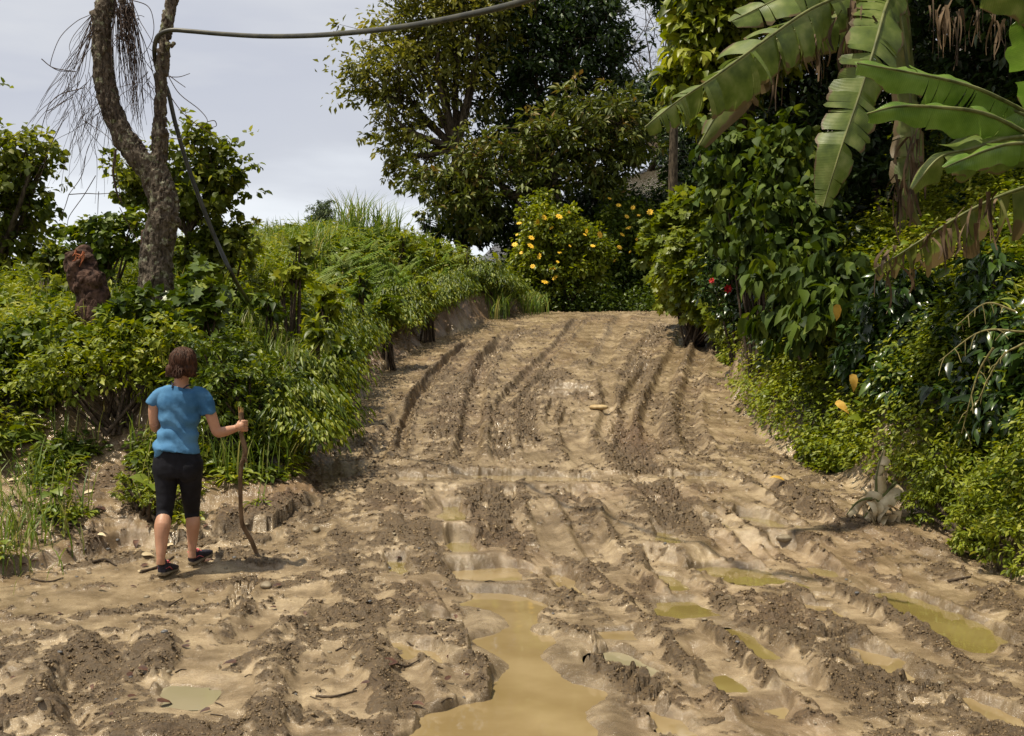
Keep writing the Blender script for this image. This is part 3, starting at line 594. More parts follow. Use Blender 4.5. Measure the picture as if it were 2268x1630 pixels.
def bush(name, label, blobs, mat, n, L, W, T=T_MID, seed=1, group=None, cat='shrub', extra=None, **kw):
    rng = np.random.default_rng(seed); bw = blob_world(blobs); cen = np.mean([c for c, r, z in bw], 0)
    b = np.array((cen[0], cen[1], 0)); b[2] = gz(b[0], b[1]); e_ = empty(name, b, label, cat, group)
    mb = MB(); wb = MB(); kw.setdefault('fill', .35)
    crown(mb, rng, blobs, n, L, W, T, **kw)
    for c, r, rz in bw:
        for k in range(3):
            q = c + rnd_unit(rng, 1)[0] * np.array((r, r, rz)) * .6; s0 = b + rng.normal(size=3) * .08; s0[2] = b[2] - .05
            tube(wb, catmull([s0, (s0 * .45 + q * .55) + rng.normal(size=3) * .08 * r, q], 5), [.022, .008], 5, .5)
    mb.build('foliage', mat, e_); wb.build('stem', M_TWIG, e_, True)
    if extra: extra(e_, rng, bw)
    return e_

# ---------------------------------------------------------------- undergrowth of both banks (nobody could count it)
def undergrowth():
    rng = np.random.default_rng(11); mb = MB(); gb = MB(); m2 = MB()
    def pts(n, x0, x1, y0, y1, thr=.5):
        x, y = scatter(rng, n, x0, x1, y0, y1); z, dl, sl, dr, sr = base_z(x, y, True); v = veg_mask(x, y, dl, sl, dr)
        return x, y, z, dl, sl, dr, v
    def emit(dst, x, y, z, h, per, L, W, T=T_LOW, spread=.09, upn=.75, cv=None, down=.15):
        n = len(x); idx = np.repeat(np.arange(n), per); q = len(idx); t = rng.uniform(.15, 1, q) ** .7
        lean = rng.normal(size=(n, 3)) * .28; lean[:, 2] = 1
        pos = np.c_[x, y, z][idx] + lean[idx] * (h[idx] * t)[:, None]; out_ = rnd_unit(rng, q) * np.array((1, 1, .35)); pos = pos + out_ * spread * rng.uniform(.2, 1, q)[:, None]
        ax = unit(out_ + np.array((0, 0, -down))); nr = unit(ZUP * upn + out_ * .35 + rng.normal(size=(q, 3)) * .33); s = rng.uniform(.6, 1.25, q)
        vv = (rng.uniform(.1, .8, n) if cv is None else cv)[idx] + rng.normal(size=q) * .12
        leaves(dst, pos, ax, nr, L * s, W * s, T, np.clip(vv, 0, 1))
    # left bank, near part
    def region(n, x0, x1, y0, y1, per, L, W, h0, h1, side, T=T_LOW, dst=mb):
        x, y, z, dl, sl, dr, v = pts(n, x0, x1, y0, y1)
        dd = dl if side < 0 else dr; ok = (v > .35) & (dd > 0) & (dd < (6 if side < 0 else 3.4))
        # keep what the road side can see
        x, y, z, v, dd, sl = x[ok], y[ok], z[ok], v[ok], dd[ok], sl[ok]
        hn = fbm(x * 1.6, y * 1.6, 201, 3); h3 = fbm(x * 4.2, y * 4.2, 203, 2); h = (h0 + (h1 - h0) * sst((.5 * hn + .5 * h3 - .34) / .26)) * (.35 + .65 * sst(dd / .9)) * rng.uniform(.6, 1.2, len(x)) * (.4 + .6 * v)
        cv = np.clip(.15 + 1.0 * (fbm(x * 2.2, y * 2.2, 207, 3) - .15) + rng.normal(size=len(x)) * .12, 0, 1)
        emit(dst, x, y, z, h, per, L, W, T, cv=cv)
        return x, y, z, dd, hn
    A = region(17000, -8, -1, 7.2, 14, 8, .060, .030, .05, .30, -1)
    region(6000, -8, -1, 7.2, 14, 7, .11, .024, .10, .38, -1, T_LANCE)
    region(900, -8, -1, 7.2, 14, 6, .12, .10, .12, .35, -1, T_HI, m2)
    region(5000, -8, -1, 7.2, 14, 6, .085, .050, .1, .32, -1, T_MID, m2)
    B = region(17000, -9, 1.2, 14, 26, 8, .075, .038, .06, .36, -1)
    region(6000, -9, 1.2, 14, 26, 7, .15, .032, .1, .45, -1, T_LANCE)
    region(1500, -9, 1.2, 14, 26, 6, .14, .11, .1, .4, -1, T_HI, m2)
    region(1200, 2.5, 8, 6, 20, 6, .12, .09, .2, .6, 1, T_HI, m2)
    region(5000, 2.5, 8, 6, 20, 7, .11, .024, .12, .6, 1, T_LANCE)
    region(14000, 3.0, 7.5, 5.8, 11, 8, .050, .026, .12, .42, 1)
    region(5000, 3.0, 7.0, 6, 11, 6, .085, .045, .2, .5, 1, T_MID, m2)
    region(26000, 2.5, 8, 11, 20, 8, .062, .034, .15, .55, 1)
    region(16000, 3.0, 9, 17, 30, 8, .09, .05, .2, .6, 1, T_LOW, m2)
    # overhang along the road cut: leaves and shoots spilling over the lip
    k = 8000; t = rng.uniform(0, 1, k) * (len(EL) - 1 - 6) + 6; i = t.astype(int); i = np.minimum(i, len(EL) - 2); f = (t - i)[:, None]; pt = EL[i] * (1 - f) + EL[i + 1] * f
    dsg = unit(EL[i + 1] - EL[i]); nrm = np.c_[-dsg[:, 1], dsg[:, 0]]; pt = pt + nrm * rng.uniform(.18, .75, k)[:, None]; z = base_z(pt[:, 0] + nrm[:, 0] * .25, pt[:, 1] + nrm[:, 1] * .25)
    nz_ = fbm(pt[:, 0] * 2.3, pt[:, 1] * 2.3, 231, 3); g_ = nz_ > .44; px_, py_ = (pt - nrm * .22)[g_].T; hh = .05 + .55 * (nz_[g_] - .4); q_ = rng.uniform(0, 1, g_.sum()) < .55
    emit(mb, px_[q_], py_[q_], z[g_][q_], hh[q_] + .1, 9, .065, .034, down=.7, spread=.28)
    emit(m2, px_[~q_], py_[~q_], z[g_][~q_], hh[~q_] + .15, 6, .13, .026, T_LANCE, down=.8, spread=.26)
    kk = 4500; t = rng.uniform(2, 10, kk); i = t.astype(int); i = np.minimum(i, len(ER) - 2); f = (t - i)[:, None]; pt = ER[i] * (1 - f) + ER[i + 1] * f; dsg = unit(ER[i + 1] - ER[i]); nrm = np.c_[dsg[:, 1], -dsg[:, 0]]; pt = pt + nrm * rng.uniform(.1, .9, kk)[:, None]; pt = pt[(hash2(np.floor(pt[:, 1] * 1.7).astype(int), np.floor(pt[:, 1] * 0).astype(int), 9) > .3) | (pt[:, 1] > 12.5)]
    emit(mb, pt[:, 0], pt[:, 1], base_z(pt[:, 0], pt[:, 1]), np.full(len(pt), .35), 10, .06, .032, down=.4, spread=.16)
    # behind the crest, under the far trees
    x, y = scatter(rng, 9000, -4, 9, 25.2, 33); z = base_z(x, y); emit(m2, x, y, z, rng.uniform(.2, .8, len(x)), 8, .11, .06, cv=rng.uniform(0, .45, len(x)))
    # grass blades among the leaves
    def blades(x, y, z, h, wd, lean=.5):
        n = len(x); a = rng.uniform(0, 6.283, n); dx = np.c_[np.cos(a), np.sin(a), np.zeros(n)]; s = np.c_[-np.sin(a), np.cos(a), np.zeros(n)]; V = []
        ln = rng.uniform(.2, 1.0, n) * lean
        for t_, wk in ((0, .6), (.35, 1), (.7, .7), (1, .05)):
            c = np.c_[x, y, z] + dx * (h * ln * t_ ** 2)[:, None] + ZUP * (h * (t_ - .35 * ln * t_ ** 3))[:, None]
            V += [c - s * (wd * wk * .5)[:, None], c + s * (wd * wk * .5)[:, None]]
        V = np.stack(V, 1); k_ = np.arange(n)[:, None, None] * 8; q = np.array([(0, 1, 3, 2), (2, 3, 5, 4), (4, 5, 7, 6)])
        gb.add(V.reshape(-1, 3), (k_ + q).reshape(-1, 4), np.repeat(rng.uniform(0, 1, n), 3))
    def grassy(n, x0, x1, y0, y1, h, side, thr=.5, wd=.012):
        x, y, z, dl, sl, dr, v = pts(n, x0, x1, y0, y1); dd = dl if side < 0 else dr
        ok = (v > .3) & (dd > 0) & (dd < 5) & (fbm(x * 1.3, y * 1.3, 221, 3) > thr)
        x, y, z = x[ok], y[ok], z[ok]; blades(x, y, z, h * rng.uniform(.5, 1.25, len(x)), np.full(len(x), wd) * rng.uniform(.6, 1.3, len(x)))
    grassy(16000, -8, -1, 7.2, 14, .42, -1, .46); grassy(16000, -9, 1.2, 14, 26, .5, -1, .46, .018); grassy(7000, 3, 7, 6, 14, .32, 1, .52)
    # taller grass in tufts: (px, py, D, n, height)
    for px, py, D, n, h in ((655, 720, 12.2, 260, .62), (620, 740, 12, 160, .5), (700, 760, 13, 160, .5), (60, 1230, 8.0, 90, .34), (20, 1180, 8.2, 110, .36), (100, 1010, 9.2, 80, .35), (420, 950, 10.2, 120, .4), (560, 960, 10.6, 160, .42), (640, 930, 11.5, 160, .45), (780, 510, 23, 140, 1.1), (850, 510, 23, 120, 1.0), (700, 545, 20, 120, .9), (1180, 650, 24, 150, .5), (1100, 620, 23, 150, .6)):
        c = P(px, py, D); x = c[0] + rng.normal(size=n) * .16; y = c[1] + rng.normal(size=n) * .3; blades(x, y, base_z(x, y), h * rng.uniform(.6, 1.2, n), np.full(n, .012 * max(1, D / 11)), .8)
    tag(mb.build('undergrowth', M_GROUND), kind='stuff'); tag(m2.build('undergrowth', M_GROUND2), kind='stuff'); tag(gb.build('grass', M_GRASS), kind='stuff')
    # bracken on the crest of the left bank
    fb = MB(); k = 900; pxs = rng.uniform(660, 1150, k); Ds = rng.uniform(17.5, 24, k); x = (pxs - 1134) / F * Ds; y = Ds; z, dl, sl, dr, sr = base_z(x, y, True); ok = dl > .45; x, y, z = x[ok], y[ok], z[ok]
    for xi, yi, zi in zip(x, y, z):
        a = rng.uniform(0, 6.283); h = rng.uniform(.25, .5); ln = rng.uniform(.35, .75); d = np.array((math.cos(a), math.sin(a), 0)); t = np.linspace(.25, 1, 13)
        rach = np.array((xi, yi, zi)) + d * (ln * t ** 1.6)[:, None] + ZUP * (h * (1.15 * t - .35 * t ** 3))[:, None]; s = np.cross(d, ZUP); w_ = .26 * (1 - t) + .02
        for sg in (-1, 1):
            ax = np.tile(s * sg, (13, 1)) + d * .45 + np.array((0, 0, -.12)); leaves(fb, rach, ax, np.tile(ZUP, (13, 1)) + rng.normal(size=(13, 3)) * .1, w_, np.full(13, .055), T_LOW, rng.uniform(.2, 1))
    tag(fb.build('bracken', M_FERN), kind='stuff')
undergrowth()

# ---------------------------------------------------------------- trees behind the crest
def ivy(wb, rng, b, fk): pass
tree('spreading_tree', 'tall olive green spreading tree with open crown, left edge of the far tree group', 'tree',
     [(900, 170, 30, 95), (850, 210, 30, 62), (930, 60, 30, 85), (1010, 120, 30, 90), (985, 25, 30, 80), (900, 300, 30, 62), (870, 90, 30, 60), (1080, 30, 30, 70), (930, 380, 30, 40), (810, 165, 30, 38), (1020, 220, 30, 60), (895, 345, 30, 45), (950, -50, 30, 80), (1060, -40, 30, 90)],
     (1035, 500, 30), M_OLIVE, 14000, .21, .095, T_LOW, r0=.17, fork=(1010, 330, 30), seed=2, clump=.28, per=16, fill=.5, jit=.48)
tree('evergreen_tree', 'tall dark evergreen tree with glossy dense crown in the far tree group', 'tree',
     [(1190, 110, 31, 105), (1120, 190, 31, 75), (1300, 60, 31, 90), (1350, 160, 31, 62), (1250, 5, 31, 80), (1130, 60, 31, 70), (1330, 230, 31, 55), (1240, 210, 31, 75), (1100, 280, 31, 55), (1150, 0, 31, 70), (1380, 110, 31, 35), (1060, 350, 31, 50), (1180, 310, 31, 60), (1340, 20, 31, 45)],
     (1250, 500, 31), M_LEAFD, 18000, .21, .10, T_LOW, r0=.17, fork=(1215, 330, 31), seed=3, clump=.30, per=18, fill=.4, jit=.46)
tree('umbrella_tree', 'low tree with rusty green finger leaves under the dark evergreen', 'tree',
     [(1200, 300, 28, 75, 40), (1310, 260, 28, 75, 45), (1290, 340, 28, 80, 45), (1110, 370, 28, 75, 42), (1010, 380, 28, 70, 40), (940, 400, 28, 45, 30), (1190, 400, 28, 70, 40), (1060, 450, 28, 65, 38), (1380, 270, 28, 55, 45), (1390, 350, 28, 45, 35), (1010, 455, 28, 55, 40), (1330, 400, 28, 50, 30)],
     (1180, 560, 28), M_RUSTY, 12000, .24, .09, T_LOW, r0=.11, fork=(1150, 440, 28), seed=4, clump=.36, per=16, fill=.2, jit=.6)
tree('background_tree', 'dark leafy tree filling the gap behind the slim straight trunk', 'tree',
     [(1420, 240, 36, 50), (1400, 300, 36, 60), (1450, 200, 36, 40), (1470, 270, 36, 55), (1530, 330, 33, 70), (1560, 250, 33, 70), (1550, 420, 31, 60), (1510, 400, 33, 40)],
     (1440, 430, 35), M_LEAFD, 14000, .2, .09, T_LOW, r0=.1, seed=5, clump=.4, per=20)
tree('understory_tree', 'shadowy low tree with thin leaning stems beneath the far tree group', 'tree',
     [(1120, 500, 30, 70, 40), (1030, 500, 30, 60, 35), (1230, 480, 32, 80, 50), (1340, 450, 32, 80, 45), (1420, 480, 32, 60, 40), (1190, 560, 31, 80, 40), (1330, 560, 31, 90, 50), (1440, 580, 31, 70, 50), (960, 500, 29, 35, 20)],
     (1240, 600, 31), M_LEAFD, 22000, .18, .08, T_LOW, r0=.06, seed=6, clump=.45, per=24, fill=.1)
# slim straight trunk with a crown above the frame
tree('slim_tree', 'slim straight grey trunk rising above the yellow flowers beside the large leaved shrub', 'tree',
     [(1500, -40, 27, 60), (1460, -60, 27, 50), (1560, -60, 27, 60), (1500, 20, 27, 25)], (1486, 470, 27), M_LEAFD, 6000, .16, .07, T_LOW, r0=.115, fork=(1497, 20, 27), seed=7)
# bare tree
def bare():
    rng = np.random.default_rng(8); b = P(1470, 430, 38); b[2] = gz(b[0], b[1]); e_ = empty('bare_tree', b, 'leafless tree of fine grey twigs against the sky behind the slim trunk', 'tree'); mb = MB()
    def br(p, d, L, r, dep):
        n = 4; pts = [p]; dd = d.copy()
        for i in range(n): dd = unit(dd + rng.normal(size=3) * .22); pts.append(pts[-1] + dd * L / n)
        tube(mb, catmull(pts, 3), [r, r * .6], 5, .5)
        if dep:
            for k in range(3 if dep > 1 else 4):
                i = rng.integers(2, n + 1); br(pts[i], unit(dd + rng.normal(size=3) * .65), L * .66, r * .55, dep - 1)
    tube(mb, catmull([b - ZUP * .2, (b + P(1465, 200, 38)) / 2, P(1465, 220, 38)], 5), [.09, .05], 6, .5)
    for px, py in ((1440, 100), (1420, 60), (1480, 130), (1400, 30), (1450, 170), (1430, 190), (1490, 60)):
        s0 = P(1465, 220 + rng.uniform(-40, 60), 38); t_ = P(px, py, 38); br(s0, unit(t_ - s0), np.linalg.norm(t_ - s0) * .9, .035, 4)
    mb.build('branch', M_GREYTWIG, e_, True)
bare()
tree('distant_tree', 'small hazy feathery tree far beyond the crest of the left bank', 'tree', [(715, 475, 60, 26), (705, 500, 60, 28), (735, 500, 60, 26), (720, 455, 60, 16), (745, 520, 60, 22), (690, 520, 60, 20)],
     (717, 560, 60), leaf_mat('leaf_hazy', [(.06, .085, .035), (.09, .125, .05), (.12, .16, .07)], .6, .2, .2), 6000, .20, .05, T_LOW, r0=.08, seed=9, droop=.9)
tree('sapling', 'spindly grey sapling with sparse leaves above the left bank', 'tree', [(560, 495, 24, 14), (548, 515, 24, 12), (568, 486, 24, 9), (540, 540, 24, 10)], (545, 575, 24), M_OLIVE, 260, .09, .05, T_LOW, r0=.02, seed=10, bark=M_GREYTWIG)
tree('sapling', 'thin pale sapling leaning out left of the far tree group', 'tree', [(935, 470, 27, 14), (925, 480, 27, 10), (948, 440, 27, 12)], (955, 520, 27), M_OLIVE, 220, .09, .05, T_LOW, r0=.02, seed=12, bark=M_GREYTWIG)
# ---------------------------------------------------------------- left side trees
tree('leafy_tree', 'mid green leafy tree cut off by the left border of the view', 'tree', [(10, 340, 16, 55), (75, 340, 16, 38), (40, 400, 16, 50), (90, 365, 16, 26), (-20, 450, 16, 70), (60, 470, 16, 45), (25, 540, 16, 40), (80, 560, 16, 28), (-30, 580, 16, 60), (20, 620, 16, 26), (110, 570, 16, 26), (-60, 380, 16, 80)],
     (-60, 760, 16), M_OLIVE2, 5000, .12, .09, T_MID, r0=.09, seed=13, clump=.26, per=11, fill=.4, jit=.62)
tree('leafy_tree', 'round crowned leafy tree standing behind the forked trunk', 'tree', [(440, 360, 15, 52), (480, 400, 15, 48), (420, 430, 15, 46), (500, 370, 15, 30), (455, 325, 15, 26), (300, 390, 15, 40), (290, 430, 15, 34), (350, 400, 15, 44), (515, 410, 15, 24), (370, 470, 15, 38), (450, 470, 15, 36)],
     (395, 640, 15), M_OLIVE2, 4300, .105, .085, T_MID, r0=.035, fork=(415, 520, 15), seed=14, clump=.26, per=10, fill=.4, jit=.62)
for i, (bl, lb) in enumerate((
    ([(235, 500, 14, 42), (190, 520, 14, 36), (260, 545, 14, 42), (160, 560, 14, 34), (300, 500, 14, 30), (210, 570, 14, 44)], 'dark green shrub behind the reddish brown stump'),
    ([(500, 520, 15, 32), (470, 550, 15, 34), (520, 555, 15, 28), (440, 560, 15, 34)], 'dark green shrub right of the forked trunk, beside the leaning hose'),
    ([(120, 590, 14, 26), (60, 650, 14, 26), (10, 690, 13, 36), (80, 690, 13, 32), (140, 640, 13, 28), (110, 560, 14, 18)], 'leafy shrub low on the skyline at the left border'))):
    bush('shrub', lb, bl, M_OLIVE2 if i != 0 else M_LEAFM, 2200, .10, .075, T_MID, 20 + i, jit=.5, clump=.3, per=12)
bush('shrub', 'broad leaved dark weed clump at the foot of the forked trunk', [(445, 620, 11.2, 40), (480, 645, 11.2, 30), (430, 665, 11, 36), (470, 690, 11, 28)], leaf_mat('lobed_dark', G_MID, .35, .2, .5), 260, .17, .17, T_LOBE, 31, droop=.7, per=8)
bush('shrub', 'tall pale stemmed plant with broad lobed leaves on the sunny left bank', [(655, 560, 14, 30), (640, 600, 14, 28), (665, 530, 14, 22), (620, 620, 14, 20)], leaf_mat('lobed_light', G_BRIGHT, .5, .3, .3), 150, .15, .15, T_LOBE, 32, droop=.7, per=7)
bush('shrub', 'low vine with pale heart shaped leaves round the forked trunk', [(310, 675, 10.6, 32), (270, 700, 10.4, 36), (350, 700, 10.4, 38), (240, 720, 10.6, 30), (400, 725, 10.4, 36)], M_LEAFM, 1500, .085, .075, T_HI, 33, per=10)
bush('shrub', 'leafy shrub below the stump near the left border', [(60, 740, 10.6, 40), (130, 725, 10.8, 35), (30, 780, 10.2, 45), (110, 770, 10.2, 45), (180, 760, 10.2, 36)], M_LEAFM, 2400, .08, .055, T_MID, 34, per=12)
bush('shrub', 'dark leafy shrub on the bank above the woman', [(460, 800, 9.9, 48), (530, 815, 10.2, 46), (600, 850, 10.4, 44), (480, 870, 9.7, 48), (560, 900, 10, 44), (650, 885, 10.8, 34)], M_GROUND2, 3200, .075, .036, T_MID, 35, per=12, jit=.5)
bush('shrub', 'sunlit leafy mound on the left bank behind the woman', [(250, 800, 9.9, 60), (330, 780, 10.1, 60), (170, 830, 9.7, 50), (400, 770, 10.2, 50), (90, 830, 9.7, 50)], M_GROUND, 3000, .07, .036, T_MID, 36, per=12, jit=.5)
bush('weed_clump', 'small bright weed clump on bare earth between the legs of the woman and the bank', [(290, 1090, 8.7, 32, 18), (340, 1110, 8.6, 30, 16), (420, 1090, 8.8, 26, 18), (280, 1060, 8.8, 20, 16)], M_GROUND, 1100, .035, .016, T_LOW, 37, cat='weeds', per=14)

rng0 = np.random.default_rng(77)
for i, (px, py, D) in enumerate([(560, 560, 17), (600, 545, 18), (690, 535, 19), (760, 520, 21), (830, 505, 22), (890, 500, 22), (960, 515, 23), (1030, 530, 23), (600, 640, 13.5), (720, 620, 15), (800, 590, 17), (700, 690, 13), (860, 640, 17.5), (950, 600, 20), (760, 740, 13.2), (1080, 560, 23), (520, 600, 14)]):
    bush('tall_weed', 'tall leafy weed standing out of the low growth on the sunny left bank', [(px, py + 38, D, 17, 14), (px + rng0.uniform(-8, 8), py + 55, D, 18, 15), (px + rng0.uniform(-10, 10), py + 22, D, 9, 8)], M_LEAFB if i % 2 else M_LEAFM, 150, .13 if i % 3 else .17, .06 if i % 3 else .12, T_HI if i % 3 else T_LOBE, 500 + i, group='tall weeds on the left bank', cat='weed', per=7, jit=.7)
# ---------------------------------------------------------------- flowers
M_YEL = plain('yellow_petal', (.70, .40, .02), (.85, .56, .05), 30, .6, .1); M_YCEN = plain('flower_centre', (.25, .11, .01), (.4, .2, .02), 60, .8, .5)
M_RED = plain('red_petal', (.38, .008, .012), (.60, .02, .03), 30, .5, .1)
def flower(e_, pos, nrm, r, mat, petals=8, rng=None, layers=1):
    mb = MB(); n = unit(np.asarray(nrm, float)); s = unit(np.cross(n, (.3, .2, .9))); u = np.cross(n, s)
    for l in range(layers):
        k = petals; th = np.arange(k) / k * 6.283 + l * .4; d = np.cos(th)[:, None] * s + np.sin(th)[:, None] * u + n * (.25 + .55 * l)
        leaves(mb, np.tile(pos + n * .004, (k, 1)), d, np.tile(n, (k, 1)) - d * .2, r * (1 - .22 * l), r * .62, T_LANCE, .5)
    o = mb.build('flower', mat, e_)
    c = MB(); th = np.arange(8) / 8 * 6.283
    for zz, rr in ((.0, .16), (.12, .10)):
        pass
    ring = pos + n * .06 * r + r * .2 * (np.cos(th)[:, None] * s + np.sin(th)[:, None] * u); ring2 = pos + n * .22 * r + r * .12 * (np.cos(th)[:, None] * s + np.sin(th)[:, None] * u); top = pos + n * .27 * r
    j = np.arange(8); c.add(np.vstack([ring, ring2]), np.stack([j, (j + 1) % 8, 8 + (j + 1) % 8, 8 + j], -1)); c.add(np.vstack([ring2, top]), np.stack([j, (j + 1) % 8, np.full(8, 8)], -1))
    k = c.build('flower_centre', M_YCEN, o if False else e_); k.parent = o
    return o
def flowers_at(D, pts, r, mat, petals=8, layers=1):
    def f(e_, rng, bw):
        for px, py in pts:
            p = P(px, py, D + rng.uniform(-.15, .15)); flower(e_, p, np.array((rng.uniform(-1, .8), -rng.uniform(.4, 1), rng.uniform(-.2, 1.3))), r * rng.uniform(.55, 1.35), mat, petals, rng, layers)
    return f
Y1 = [(1205, 482), (1238, 480), (1190, 492), (1222, 505), (1145, 520), (1140, 542), (1177, 527), (1155, 560), (1195, 568), (1295, 520), (1313, 545), (1328, 520), (1300, 512), (1235, 580), (1240, 560), (1225, 595), (1230, 615), (1180, 590), (1175, 545), (1262, 545), (1207, 625), (1260, 470), (1150, 495)]
Y2 = [(1388, 480), (1402, 460), (1415, 477), (1392, 505), (1425, 510), (1438, 500), (1378, 520), (1410, 530), (1372, 548), (1396, 558), (1425, 540), (1360, 575), (1345, 545), (1440, 470), (1370, 455), (1350, 440), (1448, 515)]
bush('flower_bush', 'round leafy bush dotted with yellow daisy flowers just beyond the crest of the road', [(1190, 490, 26, 44), (1240, 520, 26, 55), (1300, 545, 26, 45), (1180, 560, 26, 45), (1230, 600, 26, 50), (1200, 450, 26.5, 28), (1300, 600, 26, 45), (1160, 620, 26, 40), (1330, 570, 26, 30)], M_LEAFB, 13000, .12, .075, T_MID, 41, extra=flowers_at(25.3, Y1, .075, M_YEL), per=18, cat='bush')
bush('flower_bush', 'shaded bush with many small orange yellow flowers below the slim straight trunk', [(1370, 500, 28, 50), (1420, 500, 28, 50), (1390, 560, 28, 50), (1350, 590, 28, 50), (1440, 570, 28, 45), (1400, 630, 28, 55), (1460, 630, 28, 50), (1500, 600, 28, 45), (1320, 650, 28, 45), (1370, 450, 29, 35)], M_LEAFM, 14000, .12, .07, T_MID, 42, extra=flowers_at(27.25, Y2, .07, M_YEL), per=18, cat='bush')
M_VINE = leaf_mat('leaf_vine', [(.018, .036, .005), (.045, .078, .008), (.090, .135, .014), (.17, .21, .03)], .6, .25, .22)
# ---------------------------------------------------------------- right side shrubs and trees
GR = 'plants crowding the right bank'
tree('broadleaf_tree', 'bright broad leaved tree beside the slim straight trunk', 'tree',
     [(1540, 50, 15.5, 50), (1535, 110, 15.5, 45), (1560, 120, 15.5, 60), (1470, 165, 15.5, 22), (1520, 190, 15.5, 45), (1600, 60, 15.5, 70), (1610, 190, 15.5, 65), (1570, 0, 15.5, 55), (1650, -20, 15.5, 70), (1560, 260, 15.3, 40), (1680, 120, 15.5, 70)],
     (1690, 640, 15.5), M_LEAFB, 4200, .21, .115, T_HI, r0=.08, fork=(1640, 300, 15.6), seed=51, clump=.5, per=9, fill=.4, droop=.7, up=.5)
bush('shrub', 'tall bright maple leaved shrub where the road crest meets the right bank', [(1510, 470, 20.5, 40), (1480, 520, 20.5, 42), (1540, 540, 20, 55), (1500, 590, 20, 50), (1560, 620, 19.5, 55), (1590, 560, 19.5, 55), (1450, 550, 20.5, 30), (1540, 460, 20.5, 40), (1580, 470, 20, 45), (1530, 650, 20, 45), (1570, 690, 19.5, 40), (1600, 640, 19, 50), (1610, 710, 18.5, 40), (1490, 640, 21.5, 35)], leaf_mat('leaf_lime', [(.065, .09, .008), (.125, .165, .014), (.19, .235, .025), (.26, .28, .05)], .45, .35, .4), 7500, .17, .15, T_LOBE, 52, per=10, droop=.5)
R1 = [(1577, 622), (1645, 560), (1660, 618), (1683, 623), (1612, 640)]
bush('shrub', 'glossy dark shrub with red blooms leaning over the right edge of the road', [(1600, 640, 16.5, 45), (1650, 620, 16, 52), (1690, 660, 15.5, 50), (1640, 680, 16, 45), (1610, 580, 17, 45), (1660, 560, 16.5, 45)], M_COFFEE, 5200, .105, .058, T_MID, 53, extra=flowers_at(15.3, R1, .07, M_RED, 7, 3), per=14)
bush('vine_curtain', 'hanging vine curtain of mid green heart shaped leaves left of the drooping banana leaf', [(1620, 330, 14.5, 60), (1690, 380, 14, 75), (1640, 430, 14.5, 65), (1720, 470, 13.5, 75), (1680, 540, 14, 70), (1770, 560, 13, 70), (1620, 500, 15, 60), (1750, 360, 14, 70), (1800, 450, 13.4, 60)], M_VINE, 3600, .15, .115, T_HI, 54, cat='vine', per=10, jit=.4, droop=1.1, up=.25)
bush('vine_curtain', 'large drooping pointed leaves trailing below the middle of the right hand jungle', [(1800, 620, 12, 65), (1850, 680, 11.6, 60), (1780, 690, 12.2, 60), (1740, 620, 12.6, 60), (1880, 600, 12, 55), (1820, 740, 11.4, 50), (1730, 700, 12.8, 50)], M_VINE, 1500, .19, .10, T_HI, 55, cat='vine', per=9, jit=.4, droop=1.5, up=.2)
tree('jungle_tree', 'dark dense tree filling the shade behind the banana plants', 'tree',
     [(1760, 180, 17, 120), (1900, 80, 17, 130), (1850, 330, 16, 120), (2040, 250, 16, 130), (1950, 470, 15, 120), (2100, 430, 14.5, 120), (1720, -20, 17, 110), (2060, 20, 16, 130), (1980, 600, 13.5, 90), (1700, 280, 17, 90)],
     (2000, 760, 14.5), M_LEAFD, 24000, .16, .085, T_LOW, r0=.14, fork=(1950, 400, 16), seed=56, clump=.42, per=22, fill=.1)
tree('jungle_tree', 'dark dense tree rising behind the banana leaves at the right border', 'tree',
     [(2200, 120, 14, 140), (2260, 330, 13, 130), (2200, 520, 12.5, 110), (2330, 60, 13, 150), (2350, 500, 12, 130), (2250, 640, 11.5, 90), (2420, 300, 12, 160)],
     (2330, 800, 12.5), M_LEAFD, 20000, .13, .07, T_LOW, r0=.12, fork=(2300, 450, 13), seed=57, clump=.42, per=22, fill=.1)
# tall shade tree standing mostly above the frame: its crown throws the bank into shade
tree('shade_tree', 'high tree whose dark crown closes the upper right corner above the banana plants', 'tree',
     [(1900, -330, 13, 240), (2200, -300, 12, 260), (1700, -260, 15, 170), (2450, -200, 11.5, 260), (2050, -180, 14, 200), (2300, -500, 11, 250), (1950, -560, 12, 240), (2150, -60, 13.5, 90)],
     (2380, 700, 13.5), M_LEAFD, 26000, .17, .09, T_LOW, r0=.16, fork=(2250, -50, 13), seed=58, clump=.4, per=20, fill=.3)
def berries(e_, rng, bw):
    mb = MB(); bb = MB()
    for px, py, D, ex, ey in ((2268, 735, 8.6, 2080, 800), (2268, 760, 8.4, 2160, 900), (2250, 690, 8.6, 2120, 720), (2200, 770, 8.5, 2130, 960)):
        a = P(px, py, D); b = P(ex, ey, D + .2); L = catmull([a, (a + b) / 2 + ZUP * .12, b], 8); tube(mb, L, [.010, .004], 6, .5)
        for q in L[3::2]:
            e2 = q + np.array((rng.uniform(-.1, .06), rng.uniform(-.08, .02), -rng.uniform(.05, .16))); tube(mb, [q, (q + e2) / 2 + ZUP * .02, e2], [.005, .003], 5, .5)
    mb.build('branch', M_BRANCHY, e_, True)
M_BRANCHY = plain('yellowish_branch', (.12, .10, .035), (.22, .19, .07), 30, .7, .3)
CF = dict(per=11, droop=.9, up=.5, clump=.5, cat='coffee shrub', fill=.45)
